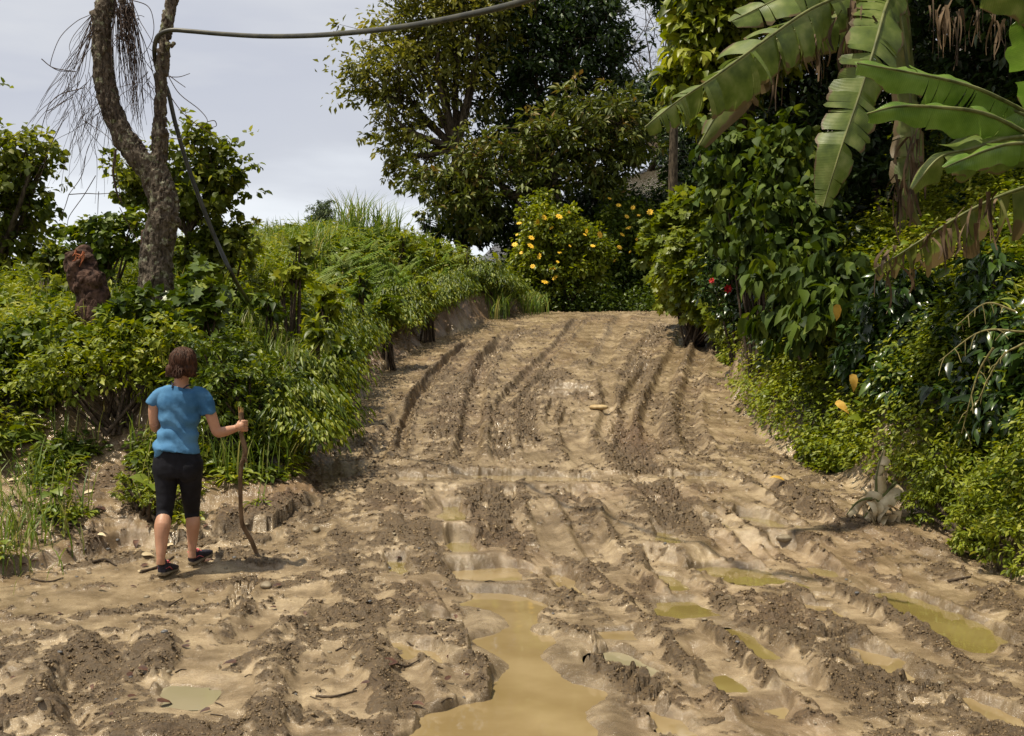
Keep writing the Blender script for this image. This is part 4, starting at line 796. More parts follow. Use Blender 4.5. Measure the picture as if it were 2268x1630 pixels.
bush('coffee_shrub', 'glossy dark coffee shrub at the right border with bare yellowish fruiting twigs', [(2180, 680, 9.8, 70), (2240, 720, 9.4, 75), (2150, 790, 9.6, 70), (2230, 830, 9.2, 75), (2120, 880, 9.4, 55), (2200, 920, 9, 60), (2290, 900, 8.8, 70), (2300, 780, 9, 80), (2190, 600, 10, 60)], M_COFFEE, 2300, .15, .062, T_HI, 61, extra=berries, **CF)
bush('coffee_shrub', 'glossy dark coffee shrub below the ragged dry edged banana leaf', [(2010, 660, 10.8, 70), (1960, 700, 11, 60), (2060, 740, 10.5, 70), (2000, 790, 10.5, 70), (1930, 770, 11, 60), (2070, 840, 10, 60), (1990, 870, 10.2, 55), (1900, 820, 11.2, 50)], M_COFFEE, 2300, .15, .062, T_HI, 62, **CF)
bush('shrub', 'feathery bright bush low beside the upper right edge of the road', [(1680, 790, 15.5, 40), (1700, 840, 15, 40), (1670, 850, 15.3, 36), (1720, 880, 14.5, 36), (1650, 760, 16.5, 34)], M_GROUND, 5200, .06, .028, T_LOW, 63, per=20)
bush('shrub', 'dense small leaved mound spilling down the right bank above the dry leaf heap', [(1790, 900, 12.6, 50), (1840, 950, 12, 55), (1780, 960, 12.4, 45), (1740, 940, 13, 40), (1860, 990, 11.4, 40), (1890, 930, 11.4, 45), (1820, 860, 12.4, 50), (1960, 930, 10.8, 40)], M_GROUND, 9500, .055, .028, T_LOW, 64, per=20)
bush('shrub', 'sunlit leafy mound at the foot of the right bank near the right border', [(2100, 1060, 9, 70), (2180, 1120, 8.4, 70), (2060, 1110, 9.1, 50), (2240, 1180, 7.8, 65), (2150, 1190, 8.2, 45), (2250, 1060, 8.4, 70), (2030, 1020, 9.6, 50), (2300, 1240, 7.5, 50)], M_GROUND, 11000, .048, .020, T_LANCE, 65, per=20)
bush('weed_clump', 'single broad leaved weed growing on the mud at the foot of the right bank', [(1640, 925, 14, 20, 12), (1625, 935, 14, 12, 10), (1655, 935, 14, 12, 10)], M_LEAFB, 70, .15, .07, T_HI, 66, cat='weeds', per=8)
bush('shrub', 'few large heart leaves standing out of the right bank above the dry leaf heap', [(1950, 930, 10.5, 26), (1990, 940, 10.3, 26), (1935, 960, 10.5, 20), (1945, 985, 10.4, 20)], M_LEAFB, 60, .17, .13, T_HI, 67, per=6)
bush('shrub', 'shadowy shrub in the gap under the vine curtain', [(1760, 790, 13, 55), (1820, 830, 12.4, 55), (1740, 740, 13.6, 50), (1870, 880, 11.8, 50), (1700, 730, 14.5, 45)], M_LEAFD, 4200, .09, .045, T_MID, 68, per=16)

# ---------------------------------------------------------------- banana plants
def banana_mat(name, c1, c2, c3, brown=.0, rough=.38):
    m, t, Nn, L = newmat(name); o = Nn('ShaderNodeOutputMaterial'); pr = Nn('ShaderNodeBsdfPrincipled'); tr = Nn('ShaderNodeBsdfTranslucent'); ms = Nn('ShaderNodeMixShader')
    uv = Nn('ShaderNodeUVMap'); sp = Nn('ShaderNodeSeparateXYZ'); L(uv.outputs[0], sp.inputs[0])
    wv = Nn('ShaderNodeTexWave'); wv.wave_type = 'BANDS'; wv.bands_direction = 'X'; wv.inputs['Scale'].default_value = 24; wv.inputs['Distortion'].default_value = .6; wv.inputs['Detail'].default_value = 2; L(uv.outputs[0], wv.inputs[0])
    g = Nn('ShaderNodeTexCoord'); nz = Nn('ShaderNodeTexNoise'); nz.inputs['Scale'].default_value = 7; nz.inputs['Detail'].default_value = 5; L(g.outputs['Object'], nz.inputs[0])
    r = ramp(Nn, [(.3, c1), (.5, c2), (.72, c3)]); L(nz.outputs[0], r.inputs[0])
    mv = Nn('ShaderNodeMapRange'); L(wv.outputs[0], mv.inputs[0]); mv.inputs[3].default_value = .92; mv.inputs[4].default_value = 1.06
    hs = Nn('ShaderNodeHueSaturation'); L(r.outputs[0], hs.inputs['Color']); L(mv.outputs[0], hs.inputs['Value'])
    # pale midrib, browned margin
    ab = Nn('ShaderNodeMath'); ab.operation = 'ABSOLUTE'; L(sp.outputs[1], ab.inputs[0])
    mr = Nn('ShaderNodeMapRange'); L(ab.outputs[0], mr.inputs[0]); mr.inputs[1].default_value = .02; mr.inputs[2].default_value = .07; mr.inputs[3].default_value = 1; mr.inputs[4].default_value = 0
    m1 = Nn('ShaderNodeMix'); m1.data_type = 'RGBA'; L(mr.outputs[0], m1.inputs[0]); L(hs.outputs[0], m1.inputs[6]); m1.inputs[7].default_value = (.30, .33, .10, 1)
    ad = Nn('ShaderNodeMath'); ad.operation = 'MULTIPLY_ADD'; L(nz.outputs[0], ad.inputs[0]); ad.inputs[1].default_value = .7; L(ab.outputs[0], ad.inputs[2])
    m2 = Nn('ShaderNodeMapRange'); L(ad.outputs[0], m2.inputs[0]); m2.inputs[1].default_value = 1.36 - brown; m2.inputs[2].default_value = 1.42 - brown
    m3 = Nn('ShaderNodeMix'); m3.data_type = 'RGBA'; L(m2.outputs[0], m3.inputs[0]); L(m1.outputs[2], m3.inputs[6]); m3.inputs[7].default_value = (.15, .105, .045, 1)
    L(m3.outputs[2], pr.inputs['Base Color']); pr.inputs['Roughness'].default_value = rough; L(m3.outputs[2], tr.inputs['Color'])
    b = Nn('ShaderNodeBump'); b.inputs['Strength'].default_value = .35; b.inputs['Distance'].default_value = .003; L(wv.outputs[0], b.inputs['Height']); L(b.outputs[0], pr.inputs['Normal'])
    ms.inputs[0].default_value = .38; L(pr.outputs[0], ms.inputs[1]); L(tr.outputs[0], ms.inputs[2]); L(ms.outputs[0], o.inputs[0]); return m
M_BFRESH = banana_mat('banana_fresh', (.085, .165, .018), (.145, .25, .030), (.22, .34, .06), 0, .34)
M_BOLD = banana_mat('banana_old', (.075, .115, .018), (.145, .20, .034), (.27, .31, .09), .10, .42)
M_BTORN = banana_mat('banana_torn', (.09, .12, .02), (.15, .18, .035), (.26, .24, .08), .40, .5)
M_BDEAD = plain('banana_dry', (.035, .022, .012), (.16, .105, .055), 12, .8, .5, stretch=(1, 1, .3))
M_STALK = plain('banana_stalk', (.06, .07, .02), (.19, .20, .07), 9, .6, .3, stretch=(1, 1, .3))
def banana_leaf(parent, mat, mid, wl, wr, fl, fr, tears=14, seed=0, hint=(0, -1, .4), droop=.9, wav=.02, name='leaf', tipw=.08, ragged=.25):
    """mid: midrib points base->tip; wl, wr blade widths (m); fl, fr how far each blade folds down (radians)"""
    rng = np.random.default_rng(seed); M = catmull(mid, 14); n = len(M); Ls = np.concatenate([[0], np.cumsum(np.linalg.norm(np.diff(M, axis=0), axis=1))]); s = Ls / Ls[-1]
    t = unit(np.gradient(M, axis=0)); side = unit(np.cross(t, np.asarray(hint, float))); up = np.cross(side, t)
    prof = np.clip(np.minimum(1, (s + .03) / .12) ** .5 * np.minimum(1, (1.0 - s) / .32 + tipw) ** .62, 0, 1) * (s < 1) + 0.02
    mb = MB()
    for sg, wd, fold in ((1, wr, fr), (-1, wl, fl)):
        cuts = np.unique(np.concatenate([[0], np.sort(rng.integers(3, n - 3, tears)), [n - 1]])) if tears else np.array([0, n - 1])
        for a, b in zip(cuts[:-1], cuts[1:]):
            if b - a < 1: continue
            off = rng.normal() * ragged; cl = rng.uniform(.82, 1.06) if tears else 1; tw = rng.normal() * ragged * .7
            i = np.arange(a, b + 1); K = 7; q = np.linspace(0, 1, K); fr_ = (i - a) / max(1, b - a)
            for_k = []
            ang0 = fold + off + tw * (fr_ - .5)
            pos = M[i] + side[i] * 0; P0 = pos.copy(); row = [P0]
            w_ = wd * prof[i] * cl * (1 - (.10 * np.abs(fr_ - .5) * 2 if tears else 0))
            for k in range(1, K):
                ang = ang0 + droop * (q[k] - .2); d = sg * side[i] * np.cos(ang)[:, None] - up[i] * np.sin(ang)[:, None]
                d = unit(d + t[i] * .22); row.append(row[-1] + d * (w_ / (K - 1))[:, None] + up[i] * (wav * math.sin(k * 1.3) * .2 * np.sin(s[i] * 31 + seed) )[:, None])
            V = np.stack(row, 1)                       # (len, K, 3)
            V = V + (np.sin(s[i] * 40 + seed)[:, None] * (q ** 2)[None] * wav * .6)[..., None] * up[i][:, None]
            if tears: V[-1] = V[-1] * 1.0 - t[i[-1]] * (.012 * q)[:, None]; V[:, 1:] -= ZUP * 0
            uv = np.stack([np.broadcast_to(Ls[i][:, None], (len(i), K)), np.broadcast_to(sg * q[None] + .0001, (len(i), K))], -1).reshape(-1, 2)
            r_ = np.arange(len(i) - 1)[:, None] * K; c_ = np.arange(K - 1)[None]
            Fq = np.stack([r_ + c_, r_ + c_ + 1, r_ + K + c_ + 1, r_ + K + c_], -1).reshape(-1, 4)
            mb.add(V.reshape(-1, 3), Fq, .5, uv)
    o = mb.build(name, mat, parent, True)
    rb = MB(); tube(rb, M + up * .002, [.016, .011, .004], 6, .5); r = rb.build('midrib', M_STALK, parent, True); par_loc = r.parent; r.parent = o
    return o
def strips(parent, mat, pts, seed, name='dry_leaf', k=12, ln=.4, wd=.017):
    """dry ribbons hanging from points"""
    rng = np.random.default_rng(seed); mb = MB()
    for p in pts:
        for j in range(k):
            b = p + rng.normal(size=3) * .05; L = ln * rng.uniform(.5, 1.3); a = rng.uniform(0, 6.283); d = np.array((math.cos(a), math.sin(a), 0)); n = 7
            tt = np.linspace(0, 1, n); C = b + d * (.10 * np.sin(tt * 2.5) * rng.uniform(.2, 1))[:, None] - ZUP * (L * tt)[:, None] + rng.normal(size=3) * .03 * tt[:, None]
            tw = a + 1.5 + tt * rng.uniform(-2.5, 2.5); sd_ = np.c_[np.cos(tw), np.sin(tw), 0 * tt]; w_ = wd * rng.uniform(.4, 1.5) * (1 - .6 * tt)
            V = np.stack([C - sd_ * w_[:, None], C + np.c_[np.cos(tw + 1.3), np.sin(tw + 1.3), 0 * tt] * w_[:, None] * .25, C + sd_ * w_[:, None]], 1)
            r_ = np.arange(n - 1)[:, None] * 3; c_ = np.arange(2)[None]; mb.add(V.reshape(-1, 3), np.stack([r_ + c_, r_ + c_ + 1, r_ + 4 + c_, r_ + 3 + c_], -1).reshape(-1, 4), rng.uniform(0, 1))
    return mb.build(name, mat, parent, True)
def banana_plant(label, basepx, toppx, r):
    b = P(*basepx); b[2] = gz(b[0], b[1]); tp = P(*toppx); e_ = empty('banana_plant', b, label, 'banana plant', 'banana plants on the right bank')
    mb = MB(); tube(mb, catmull([b - ZUP * .1, b * .5 + tp * .5 + np.array((.05, 0, 0)), tp], 8), [r, r * .85, r * .5], 12, .5, .12); mb.build('stalk', M_STALK, e_, True); return e_
def PP(l): return [P(*q) for q in l]
# the old plant in the middle: two long arching torn leaves and one that hangs
b1 = banana_plant('old banana plant with long torn leaf arching out over the road and dry brown leaves', (2010, 700, 13.2), (1990, -60, 10.6), .12)
banana_leaf(b1, M_BOLD, PP([(1985, -40, 9.9), (1900, -20, 9.5), (1800, 18, 9.1), (1700, 85, 8.8), (1590, 165, 8.5), (1500, 225, 8.3), (1428, 282, 8.2)]), .37, .30, .85, .45, 34, 3, (0, -.55, .85), .7, ragged=.2)
banana_leaf(b1, M_BOLD, PP([(1985, -40, 9.9), (1960, 20, 9.2), (1935, 110, 8.9), (1900, 220, 8.8), (1862, 330, 8.7), (1822, 460, 8.7)]), .25, .26, .2, .3, 28, 5, (.1, -1, .1), .35, ragged=.12)
banana_leaf(b1, M_BOLD, PP([(1985, -50, 10), (1930, -60, 9.7), (1850, -50, 9.4), (1740, -10, 9.2), (1618, 48, 9.1)]), .30, .26, .35, .25, 16, 8, (0, -.75, .65), .5)
banana_leaf(b1, M_BOLD, PP([(1985, -30, 10), (1900, 30, 10.2), (1800, 50, 10.3), (1700, 100, 10.4), (1640, 150, 10.5)]), .36, .30, .8, .3, 16, 9, (0, -.5, .85), .8)
banana_leaf(b1, M_BTORN, PP([(1985, -30, 10), (1700, 100, 11.8), (1640, 180, 12), (1590, 250, 12), (1548, 322, 12)]), .36, .24, .7, .3, 10, 10, (0, -.6, .8), .7)
banana_leaf(b1, M_BTORN, PP([(1985, -20, 10), (2010, 150, 10), (2020, 300, 10), (2015, 420, 9.9), (2040, 500, 9.9)]), .20, .20, .5, .5, 12, 11, (0, -1, .2), .8)
[strips(b1, M_BDEAD, [p_], 12 + i_) for i_, p_ in enumerate(PP([(1890, 10, 9.2), (1895, 60, 9.2), (1885, 110, 9.2), (1800, 90, 10), (1700, 110, 10.4), (2020, 300, 9.7), (2030, 360, 9.7), (2000, 400, 9.8)]))]
[strips(b1, M_BDEAD, [p_], 33 + i_, k=7, ln=.35, wd=.012) for i_, p_ in enumerate(PP([(2075 + 34 * i, 20 + 6 * (i % 3), 9.4) for i in range(5)]))]
# young plant at the right border with fresh leaves
b2 = banana_plant('young banana plant at the right border with fresh bright green leaves', (2420, 900, 7.6), (2390, 330, 7.1), .09)
banana_leaf(b2, M_BFRESH, PP([(2390, 360, 7.1), (2300, 270, 6.9), (2200, 212, 6.7), (2120, 183, 6.6), (2010, 160, 6.5), (1897, 140, 6.45)]), .19, .15, .80, .1, 9, 21, (0, -.75, .65), .6, .03, tipw=.2, ragged=.10)
banana_leaf(b2, M_BFRESH, PP([(2390, 370, 7.1), (2280, 300, 6.7), (2180, 252, 6.5), (2080, 238, 6.4), (1990, 236, 6.35), (1920, 252, 6.3)]), .15, .10, .85, .3, 3, 23, (0, -.8, .6), .5, .03, tipw=.2, ragged=.10)
banana_leaf(b2, M_BFRESH, PP([(2390, 370, 7.1), (2330, 300, 6.9), (2268, 255, 6.8), (2200, 238, 6.8), (2140, 262, 6.8)]), .25, .20, .25, .2, 3, 25, (0, -.8, .6), .5)
banana_leaf(b2, M_BOLD, PP([(2390, 380, 7.1), (2330, 310, 6.8), (2240, 305, 6.6), (2150, 330, 6.5), (2080, 350, 6.4), (2020, 420, 6.4)]), .23, .17, .75, .3, 4, 27, (0, -.7, .7), .7)
banana_leaf(b2, M_BFRESH, PP([(2390, 380, 7.1), (2330, 330, 6.5), (2250, 318, 6.3), (2180, 335, 6.2), (2090, 372, 6.1)]), .13, .11, .6, .3, 2, 28, (0, -.7, .7), .5)
banana_leaf(b2, M_BFRESH, PP([(2390, 350, 7.1), (2330, 200, 6.8), (2290, 100, 6.6), (2255, 40, 6.5)]), .22, .20, .1, .1, 4, 29, (0, -1, .3), .4)
banana_leaf(b2, M_BOLD, PP([(2390, 350, 7.1), (2400, 100, 6.6), (2330, -10, 6.3), (2260, -20, 6.2), (2170, -5, 6.2)]), .26, .2, .6, .2, 2, 30, (0, -.8, .6), .5)
# ragged leaf with brown ribbons
b3 = banana_plant('banana plant beyond the right border with a ragged leaf fringed by dry brown ribbons', (2480, 950, 8.2), (2440, 420, 8), .10)
banana_leaf(b3, M_BTORN, PP([(2440, 430, 8), (2330, 405, 7.9), (2240, 425, 7.8), (2150, 465, 7.7), (2060, 520, 7.6), (1990, 565, 7.55), (1935, 598, 7.5)]), .36, .05, 1.25, .5, 26, 33, (0, -.5, .85), .35, ragged=.3)
strips(b3, M_BDEAD, PP([(1960 + 30 * i, 585 - 18 * i, 7.55) for i in range(9)]), 34, k=5, ln=.22, wd=.012)
# ---------------------------------------------------------------- dry banana leaf heap at the bank foot
M_STRAW = plain('dry_leaf', (.42, .32, .18), (.76, .64, .43), 9, .75, .5, stretch=(1, 1, .4))
e_ = empty('dry_leaf_heap', P(1930, 1130, 9.9), 'heap of pale dried banana leaves curled at the foot of the right bank', 'dry leaves')
banana_leaf(e_, M_STRAW, PP([(1925, 1140, 9.2), (1940, 1100, 9.2), (1942, 1050, 9.2), (1958, 992, 9.3)]), .15, .12, .5, .7, 3, 41, (-.7, -.6, .35), 1.6, name='dry_blade')
banana_leaf(e_, M_STRAW, PP([(1965, 1125, 9.2), (1930, 1105, 9.1), (1900, 1112, 9.1), (1875, 1140, 9.0)]), .10, .09, .6, .5, 4, 42, (-.7, -.6, .35), 1.3, name='dry_blade')
banana_leaf(e_, M_STRAW, PP([(1985, 1070, 9.4), (1960, 1095, 9.2), (1930, 1125, 9.1), (1905, 1160, 9.0)]), .13, .12, .4, .8, 4, 43, (-.7, -.6, .35), 1.6, name='dry_blade')
banana_leaf(e_, M_BDEAD, PP([(2010, 1000, 10.0), (1985, 1050, 9.8), (1975, 1100, 9.7), (1965, 1150, 9.6)]), .10, .09, .6, .8, 4, 44, (-.7, -.6, .35), 1.4, name='dry_blade')
banana_leaf(e_, M_STRAW, PP([(1930, 1150, 9.5), (1910, 1135, 9.4), (1895, 1120, 9.4), (1885, 1118, 9.4)]), .04, .04, .6, .8, 0, 45, (-.7, -.6, .35), 2.4, name='dry_blade')
e2 = strips(e_, M_STRAW, PP([(1890, 1135, 9.1), (1925, 1120, 9.1), (1955, 1110, 9.2), (1940, 1130, 9.1), (1910, 1140, 9.05), (1970, 1140, 9.1)]), 46, 'leaf_scraps', 7, .16, .03)
# ---------------------------------------------------------------- where sight lines meet the finished ground
def ground_at(x, y):
    x = np.atleast_1d(np.asarray(x, float)); y = np.atleast_1d(np.asarray(y, float)); z, dl, sl, dr, sr = base_z(x, y, True); return detail(x, y, z, dl, sl, dr, sr)[0]
def hit(px, py, d0=4, d1=26, n=700):
    D = np.linspace(d0, d1, n); a = P(px, py, 1.); b = P(px, py, 2.); r = b - a; pts = a + r * (D - 1)[:, None]; g = ground_at(pts[:, 0], pts[:, 1]); i = np.where(pts[:, 2] <= g)[0]
    i = i[0] if len(i) else n - 1; q = pts[i].copy(); q[2] = g[i]; return q
# ---------------------------------------------------------------- forked tree, stump, vines, hose
def Q(cx, cy, D): return P(cx * .4417, cy * .4417, D)
def bark_lichen():
    m, t, Nn, L = newmat('lichen_bark'); o = Nn('ShaderNodeOutputMaterial'); pr = Nn('ShaderNodeBsdfPrincipled'); L(pr.outputs[0], o.inputs[0])
    g = Nn('ShaderNodeTexCoord'); mpn = Nn('ShaderNodeMapping'); mpn.inputs['Scale'].default_value = (1, 1, .35); L(g.outputs['Object'], mpn.inputs[0])
    a = Nn('ShaderNodeTexNoise'); a.inputs['Scale'].default_value = 26; a.inputs['Detail'].default_value = 8; a.inputs['Roughness'].default_value = .7; L(mpn.outputs[0], a.inputs[0])
    v = Nn('ShaderNodeTexNoise'); v.inputs['Scale'].default_value = 13; v.inputs['Detail'].default_value = 6; v.inputs['Roughness'].default_value = .65; L(g.outputs['Object'], v.inputs[0])
    c = ramp(Nn, [(.33, (.025, .018, .012)), (.5, (.10, .075, .05)), (.68, (.20, .16, .115))]); L(a.outputs[0], c.inputs[0])
    l = ramp(Nn, [(.56, (0, 0, 0)), (.60, (1, 1, 1))]); L(v.outputs[0], l.inputs[0])
    lc = ramp(Nn, [(.4, (.13, .14, .045)), (.55, (.34, .33, .24))]); L(a.outputs[0], lc.inputs[0])
    x = Nn('ShaderNodeMix'); x.data_type = 'RGBA'; L(l.outputs[0], x.inputs[0]); L(c.outputs[0], x.inputs[6]); L(lc.outputs[0], x.inputs[7]); L(x.outputs[2], pr.inputs['Base Color']); pr.inputs['Roughness'].default_value = .9
    b = Nn('ShaderNodeBump'); b.inputs['Distance'].default_value = .03; b.inputs['Strength'].default_value = 1; L(a.outputs[0], b.inputs['Height']); L(b.outputs[0], pr.inputs['Normal']); return m
M_LICHEN = bark_lichen()
def remeshed(mb, name, mat, parent, voxel=.008, smooth=3, disp=None, sub=False):
    me = mb.mesh(name + '_tmp'); o = bpy.data.objects.new(name + '_tmp', me); COL.objects.link(o)
    r = o.modifiers.new('r', 'REMESH'); r.mode = 'VOXEL'; r.voxel_size = voxel
    if smooth: s = o.modifiers.new('s', 'SMOOTH'); s.factor = .5; s.iterations = smooth
    dg = bpy.context.evaluated_depsgraph_get(); dg.update(); m2 = bpy.data.meshes.new_from_object(o.evaluated_get(dg)); bpy.data.objects.remove(o)
    n = len(m2.vertices); V = np.zeros(n * 3); m2.vertices.foreach_get('co', V); V = V.reshape(-1, 3)
    if disp is not None:
        Nr = np.zeros(n * 3); m2.vertices.foreach_get('normal', Nr); V = disp(V, Nr.reshape(-1, 3))
    V = V - (world_loc(parent) if parent is not None else 0); m2.vertices.foreach_set('co', V.astype(np.float32).ravel()); m2.update()
    m2.polygons.foreach_set('use_smooth', np.ones(len(m2.polygons), bool)); m2.materials.clear(); m2.materials.append(mat); m2.name = name
    q = bpy.data.objects.new(name, m2); COL.objects.link(q); q.parent = parent; return q
b = Q(790, 1520, 11.5); b[2] = gz(b[0], b[1]) - .15
ft = empty('forked_tree', b, 'thick lichen covered forked tree trunk, leafless, on the left bank', 'tree')
mb = MB()
tube(mb, catmull([b, Q(782, 1350, 11.5), Q(795, 1200, 11.5), Q(822, 1080, 11.5), Q(812, 980, 11.5), Q(775, 870, 11.5), Q(762, 790, 11.5)], 10), [.21, .165, .155, .16, .155, .145, .12], 26, .5, .16)
tube(mb, catmull([Q(800, 960, 11.5), Q(745, 850, 11.5), Q(672, 760, 11.5), Q(608, 660, 11.5), Q(556, 540, 11.5), Q(526, 410, 11.5), Q(514, 280, 11.5), Q(510, 150, 11.5), Q(526, 20, 11.5), Q(560, -160, 11.5), Q(570, -330, 11.5)], 9), [.10, .125, .125, .115, .11, .105, .10, .095, .10, .085, .07], 22, .5, .12)
tube(mb, catmull([Q(800, 980, 11.5), Q(800, 820, 11.5), Q(803, 700, 11.5), Q(803, 640, 11.5), Q(805, 500, 11.5), Q(815, 300, 11.5), Q(833, 150, 11.5), Q(860, 10, 11.5), Q(905, -170, 11.5), Q(920, -330, 11.5)], 9), [.08, .085, .085, .072, .068, .067, .064, .062, .055, .045], 20, .5, .10)
for c_, d_, r_ in (((840, 235), (878, 215), .03), ((700, 800), (680, 775), .06), ((880, 1120), (905, 1100), .05), ((500, 90), (455, 60), .045), ((850, 1080), (800, 1050), .04), ((810, 665), (838, 672), .05), ((600, 10), (640, -10), .03)):
    tube(mb, catmull([Q(*c_, 11.48), Q((c_[0] + d_[0]) / 2, (c_[1] + d_[1]) / 2, 11.44), Q(*d_, 11.44)], 4), [r_ * 1.3, r_, r_ * .5], 12, .5, .2)
def barkdisp(V, Nr):
    n = fbm(V[:, 0] * 16 + V[:, 2] * 3, V[:, 2] * 9 + V[:, 1] * 11, 301, 4) - .5; n2 = fbm(V[:, 0] * 50, V[:, 2] * 40, 303, 3) - .5
    n3 = np.abs(fbm(np.arctan2(V[:, 0] - V[:, 0].mean(), V[:, 1]) * 9 + V[:, 0] * 30, V[:, 2] * 5, 305, 3) - .5); return V + Nr * (n * .045 + n2 * .018 - .02 * (n3 < .05))[:, None]
remeshed(mb, 'trunk', M_LICHEN, ft, .011, 2, barkdisp)
# stump
b = hit(90 + 125, 700, 8, 14); sc_ = 11.0
b = Q(500, 1600, 11); b[2] = gz(b[0], b[1]) - .1
st = empty('tree_stump', b, 'reddish brown sawn off stump leaning left beside the forked trunk', 'stump'); mb = MB()
tube(mb, catmull([b, Q(470, 1500, 11), Q(430, 1400, 11), Q(405, 1320, 11), Q(392, 1262, 11)], 7), [.19, .18, .17, .15, .12], 20, .5, .25)
tube(mb, catmull([Q(440, 1420, 11), Q(470, 1400, 10.9), Q(490, 1440, 10.9)], 5), [.09, .10, .06], 14, .5, .3); tube(mb, catmull([Q(400, 1270, 11), Q(425, 1245, 11), Q(430, 1228, 11)], 5), [.07, .06, .04], 12, .5, .2)
M_STUMP = plain('stump_bark', (.022, .012, .009), (.12, .068, .048), 16, .9, 1, 8, .2, dist=.03)
remeshed(mb, 'trunk', M_STUMP, st, .012, 1, lambda V, Nr: V + (barkdisp(V, Nr) - V) * .5)
mb = MB(); rng = np.random.default_rng(70)
for k in range(9):
    a = Q(rng.uniform(370, 440), rng.uniform(1250, 1310), 10.86); c = a + np.array((rng.uniform(-.06, .06), -.015, rng.uniform(-.10, .02))); tube(mb, catmull([a, (a + c) / 2 + np.array((.01, 0, 0)), c], 3), [.012, .008, .003], 5, .5)
mb.build('split_wood', plain('raw_red_wood', (.25, .07, .03), (.40, .14, .06), 30, .8, .4), st, True)
b = Q(737, 1260, 12.6); b[2] = gz(b[0], b[1]) - .1; s2 = empty('wooden_post', b, 'short reddish cut stub standing just behind the forked trunk', 'stub'); mb = MB(); tube(mb, catmull([b, Q(735, 1210, 12.6), Q(733, 1152, 12.6)], 5), [.075, .065, .055], 14, .5, .15); remeshed(mb, 'stub_trunk', M_STUMP, s2, .012, 1)
# dead vines
def vines():
    rng = np.random.default_rng(71); g1 = MB()
    def strand(a, e, D, n, sg=.5, r=.0042, curl=.05):
        m = max(4, n); t = np.linspace(0, 1, m)[:, None]; a = np.array(a, float); e = np.array(e, float)
        p = a + (e - a) * t; sag = np.array((rng.normal() * 25, 0)); p = p + sag * np.sin(t * math.pi) + np.cumsum(rng.normal(size=(m, 2)), 0) * curl * 70 * np.minimum(t * 3, 1)
        dd = D + np.cumsum(rng.normal(size=m)) * .03; pts = np.array([Q(x, y, d) for (x, y), d in zip(p, dd)]); tube(g1, catmull(pts, 4), [r, r * .85, r * .45], 4, .5)
        return p, dd
    for k in range(95):
        a = (rng.uniform(575, 665), rng.uniform(-20, 70)); L = rng.uniform(150, 640) ; e = (a[0] + (rng.normal() * 35) + L * .12, a[1] + L)
        if e[1] > 650: e = (max(e[0], 690), e[1])
        strand(a, e, 11.5 + rng.uniform(-.25, .25), 8, r=rng.uniform(.003, .006))
    for k in range(30):
        a = (rng.uniform(455, 480), rng.uniform(70, 160)); ang = rng.normal() * .18 + .33; L = rng.uniform(150, 560); e = (a[0] - L * math.sin(ang), a[1] + L * math.cos(ang)); strand(a, e, 11.4 + rng.uniform(-.2, .2), 8, r=rng.uniform(.0028, .005))
    for k in range(75):
        a = (rng.uniform(330, 580), rng.uniform(350, 620)); ang = rng.normal() * .5 + .25; L = rng.uniform(120, 470); e = (a[0] - L * math.sin(ang), a[1] + L * math.cos(ang)); strand(a, e, 11.4 + rng.uniform(-.2, .2), 7, r=rng.uniform(.0025, .004), curl=.07)
    for k in range(28):
        a = (rng.uniform(640, 760), rng.uniform(240, 480)); e = (a[0] + rng.normal() * 60, a[1] + rng.uniform(60, 260)); strand(a, e, 11.4, 6, r=.0035, curl=.12)
    for pts in ([(420, 440), (290, 480), (235, 555), (330, 500), (430, 420)], [(380, 360), (270, 340), (255, 310), (300, 190), (380, 110), (450, 75)], [(640, -5), (740, 30), (770, 110), (765, 190), (735, 250), (690, 300)], [(840, 375), (900, 470), (1000, 550), (1040, 610), (990, 650)], [(845, 470), (920, 570), (1010, 640), (1095, 690)], [(1040, 610), (1075, 605), (1085, 630), (1060, 640)], [(845, 385), (900, 385), (953, 368)], [(840, 690), (900, 697), (960, 690)], [(850, 380), (890, 410), (930, 438)],
                [(345, 975), (430, 970), (500, 972), (590, 965)], [(345, 975), (325, 1040), (298, 1108)], [(480, 880), (420, 980), (350, 1080), (337, 1130)], [(235, 555), (215, 620), (208, 668)], [(208, 295), (250, 330), (300, 355), (380, 358)], [(585, 740), (580, 850), (600, 960), (610, 1020)], [(600, 1040), (640, 1120), (700, 1230)], [(495, 960), (492, 1010), (490, 1075)], [(430, 780), (410, 880), (345, 975)]):
        tube(g1, catmull([Q(x, y, 11.35) for x, y in pts], 8), [.005, .0045, .0035], 4, .5)
    tube(g1, catmull([Q(x, y, 11.36) for x, y in [(580, 750), (568, 860), (585, 960), (612, 1020)]], 6), [.013, .012, .008], 6, .5)
    # matted clumps
    for c in ((620, 50), (610, 190), (650, 120)):
        for k in range(26):
            p = np.cumsum(np.vstack([np.array(c)[None] + rng.normal(size=(1, 2)) * 14, rng.normal(size=(5, 2)) * 13]), 0); tube(g1, catmull([Q(x, y, 11.4 + rng.normal() * .04) for x, y in p], 3), [.004, .003], 4, .5)
    o = g1.build('dead_vine', plain('dead_vine', (.030, .020, .016), (.10, .068, .052), 30, .85, .3), None, True, origin=Q(610, 30, 11.5))
    tag(o, 'dry leafless vines dangling in a tangle from the forked tree', 'vine')
vines()
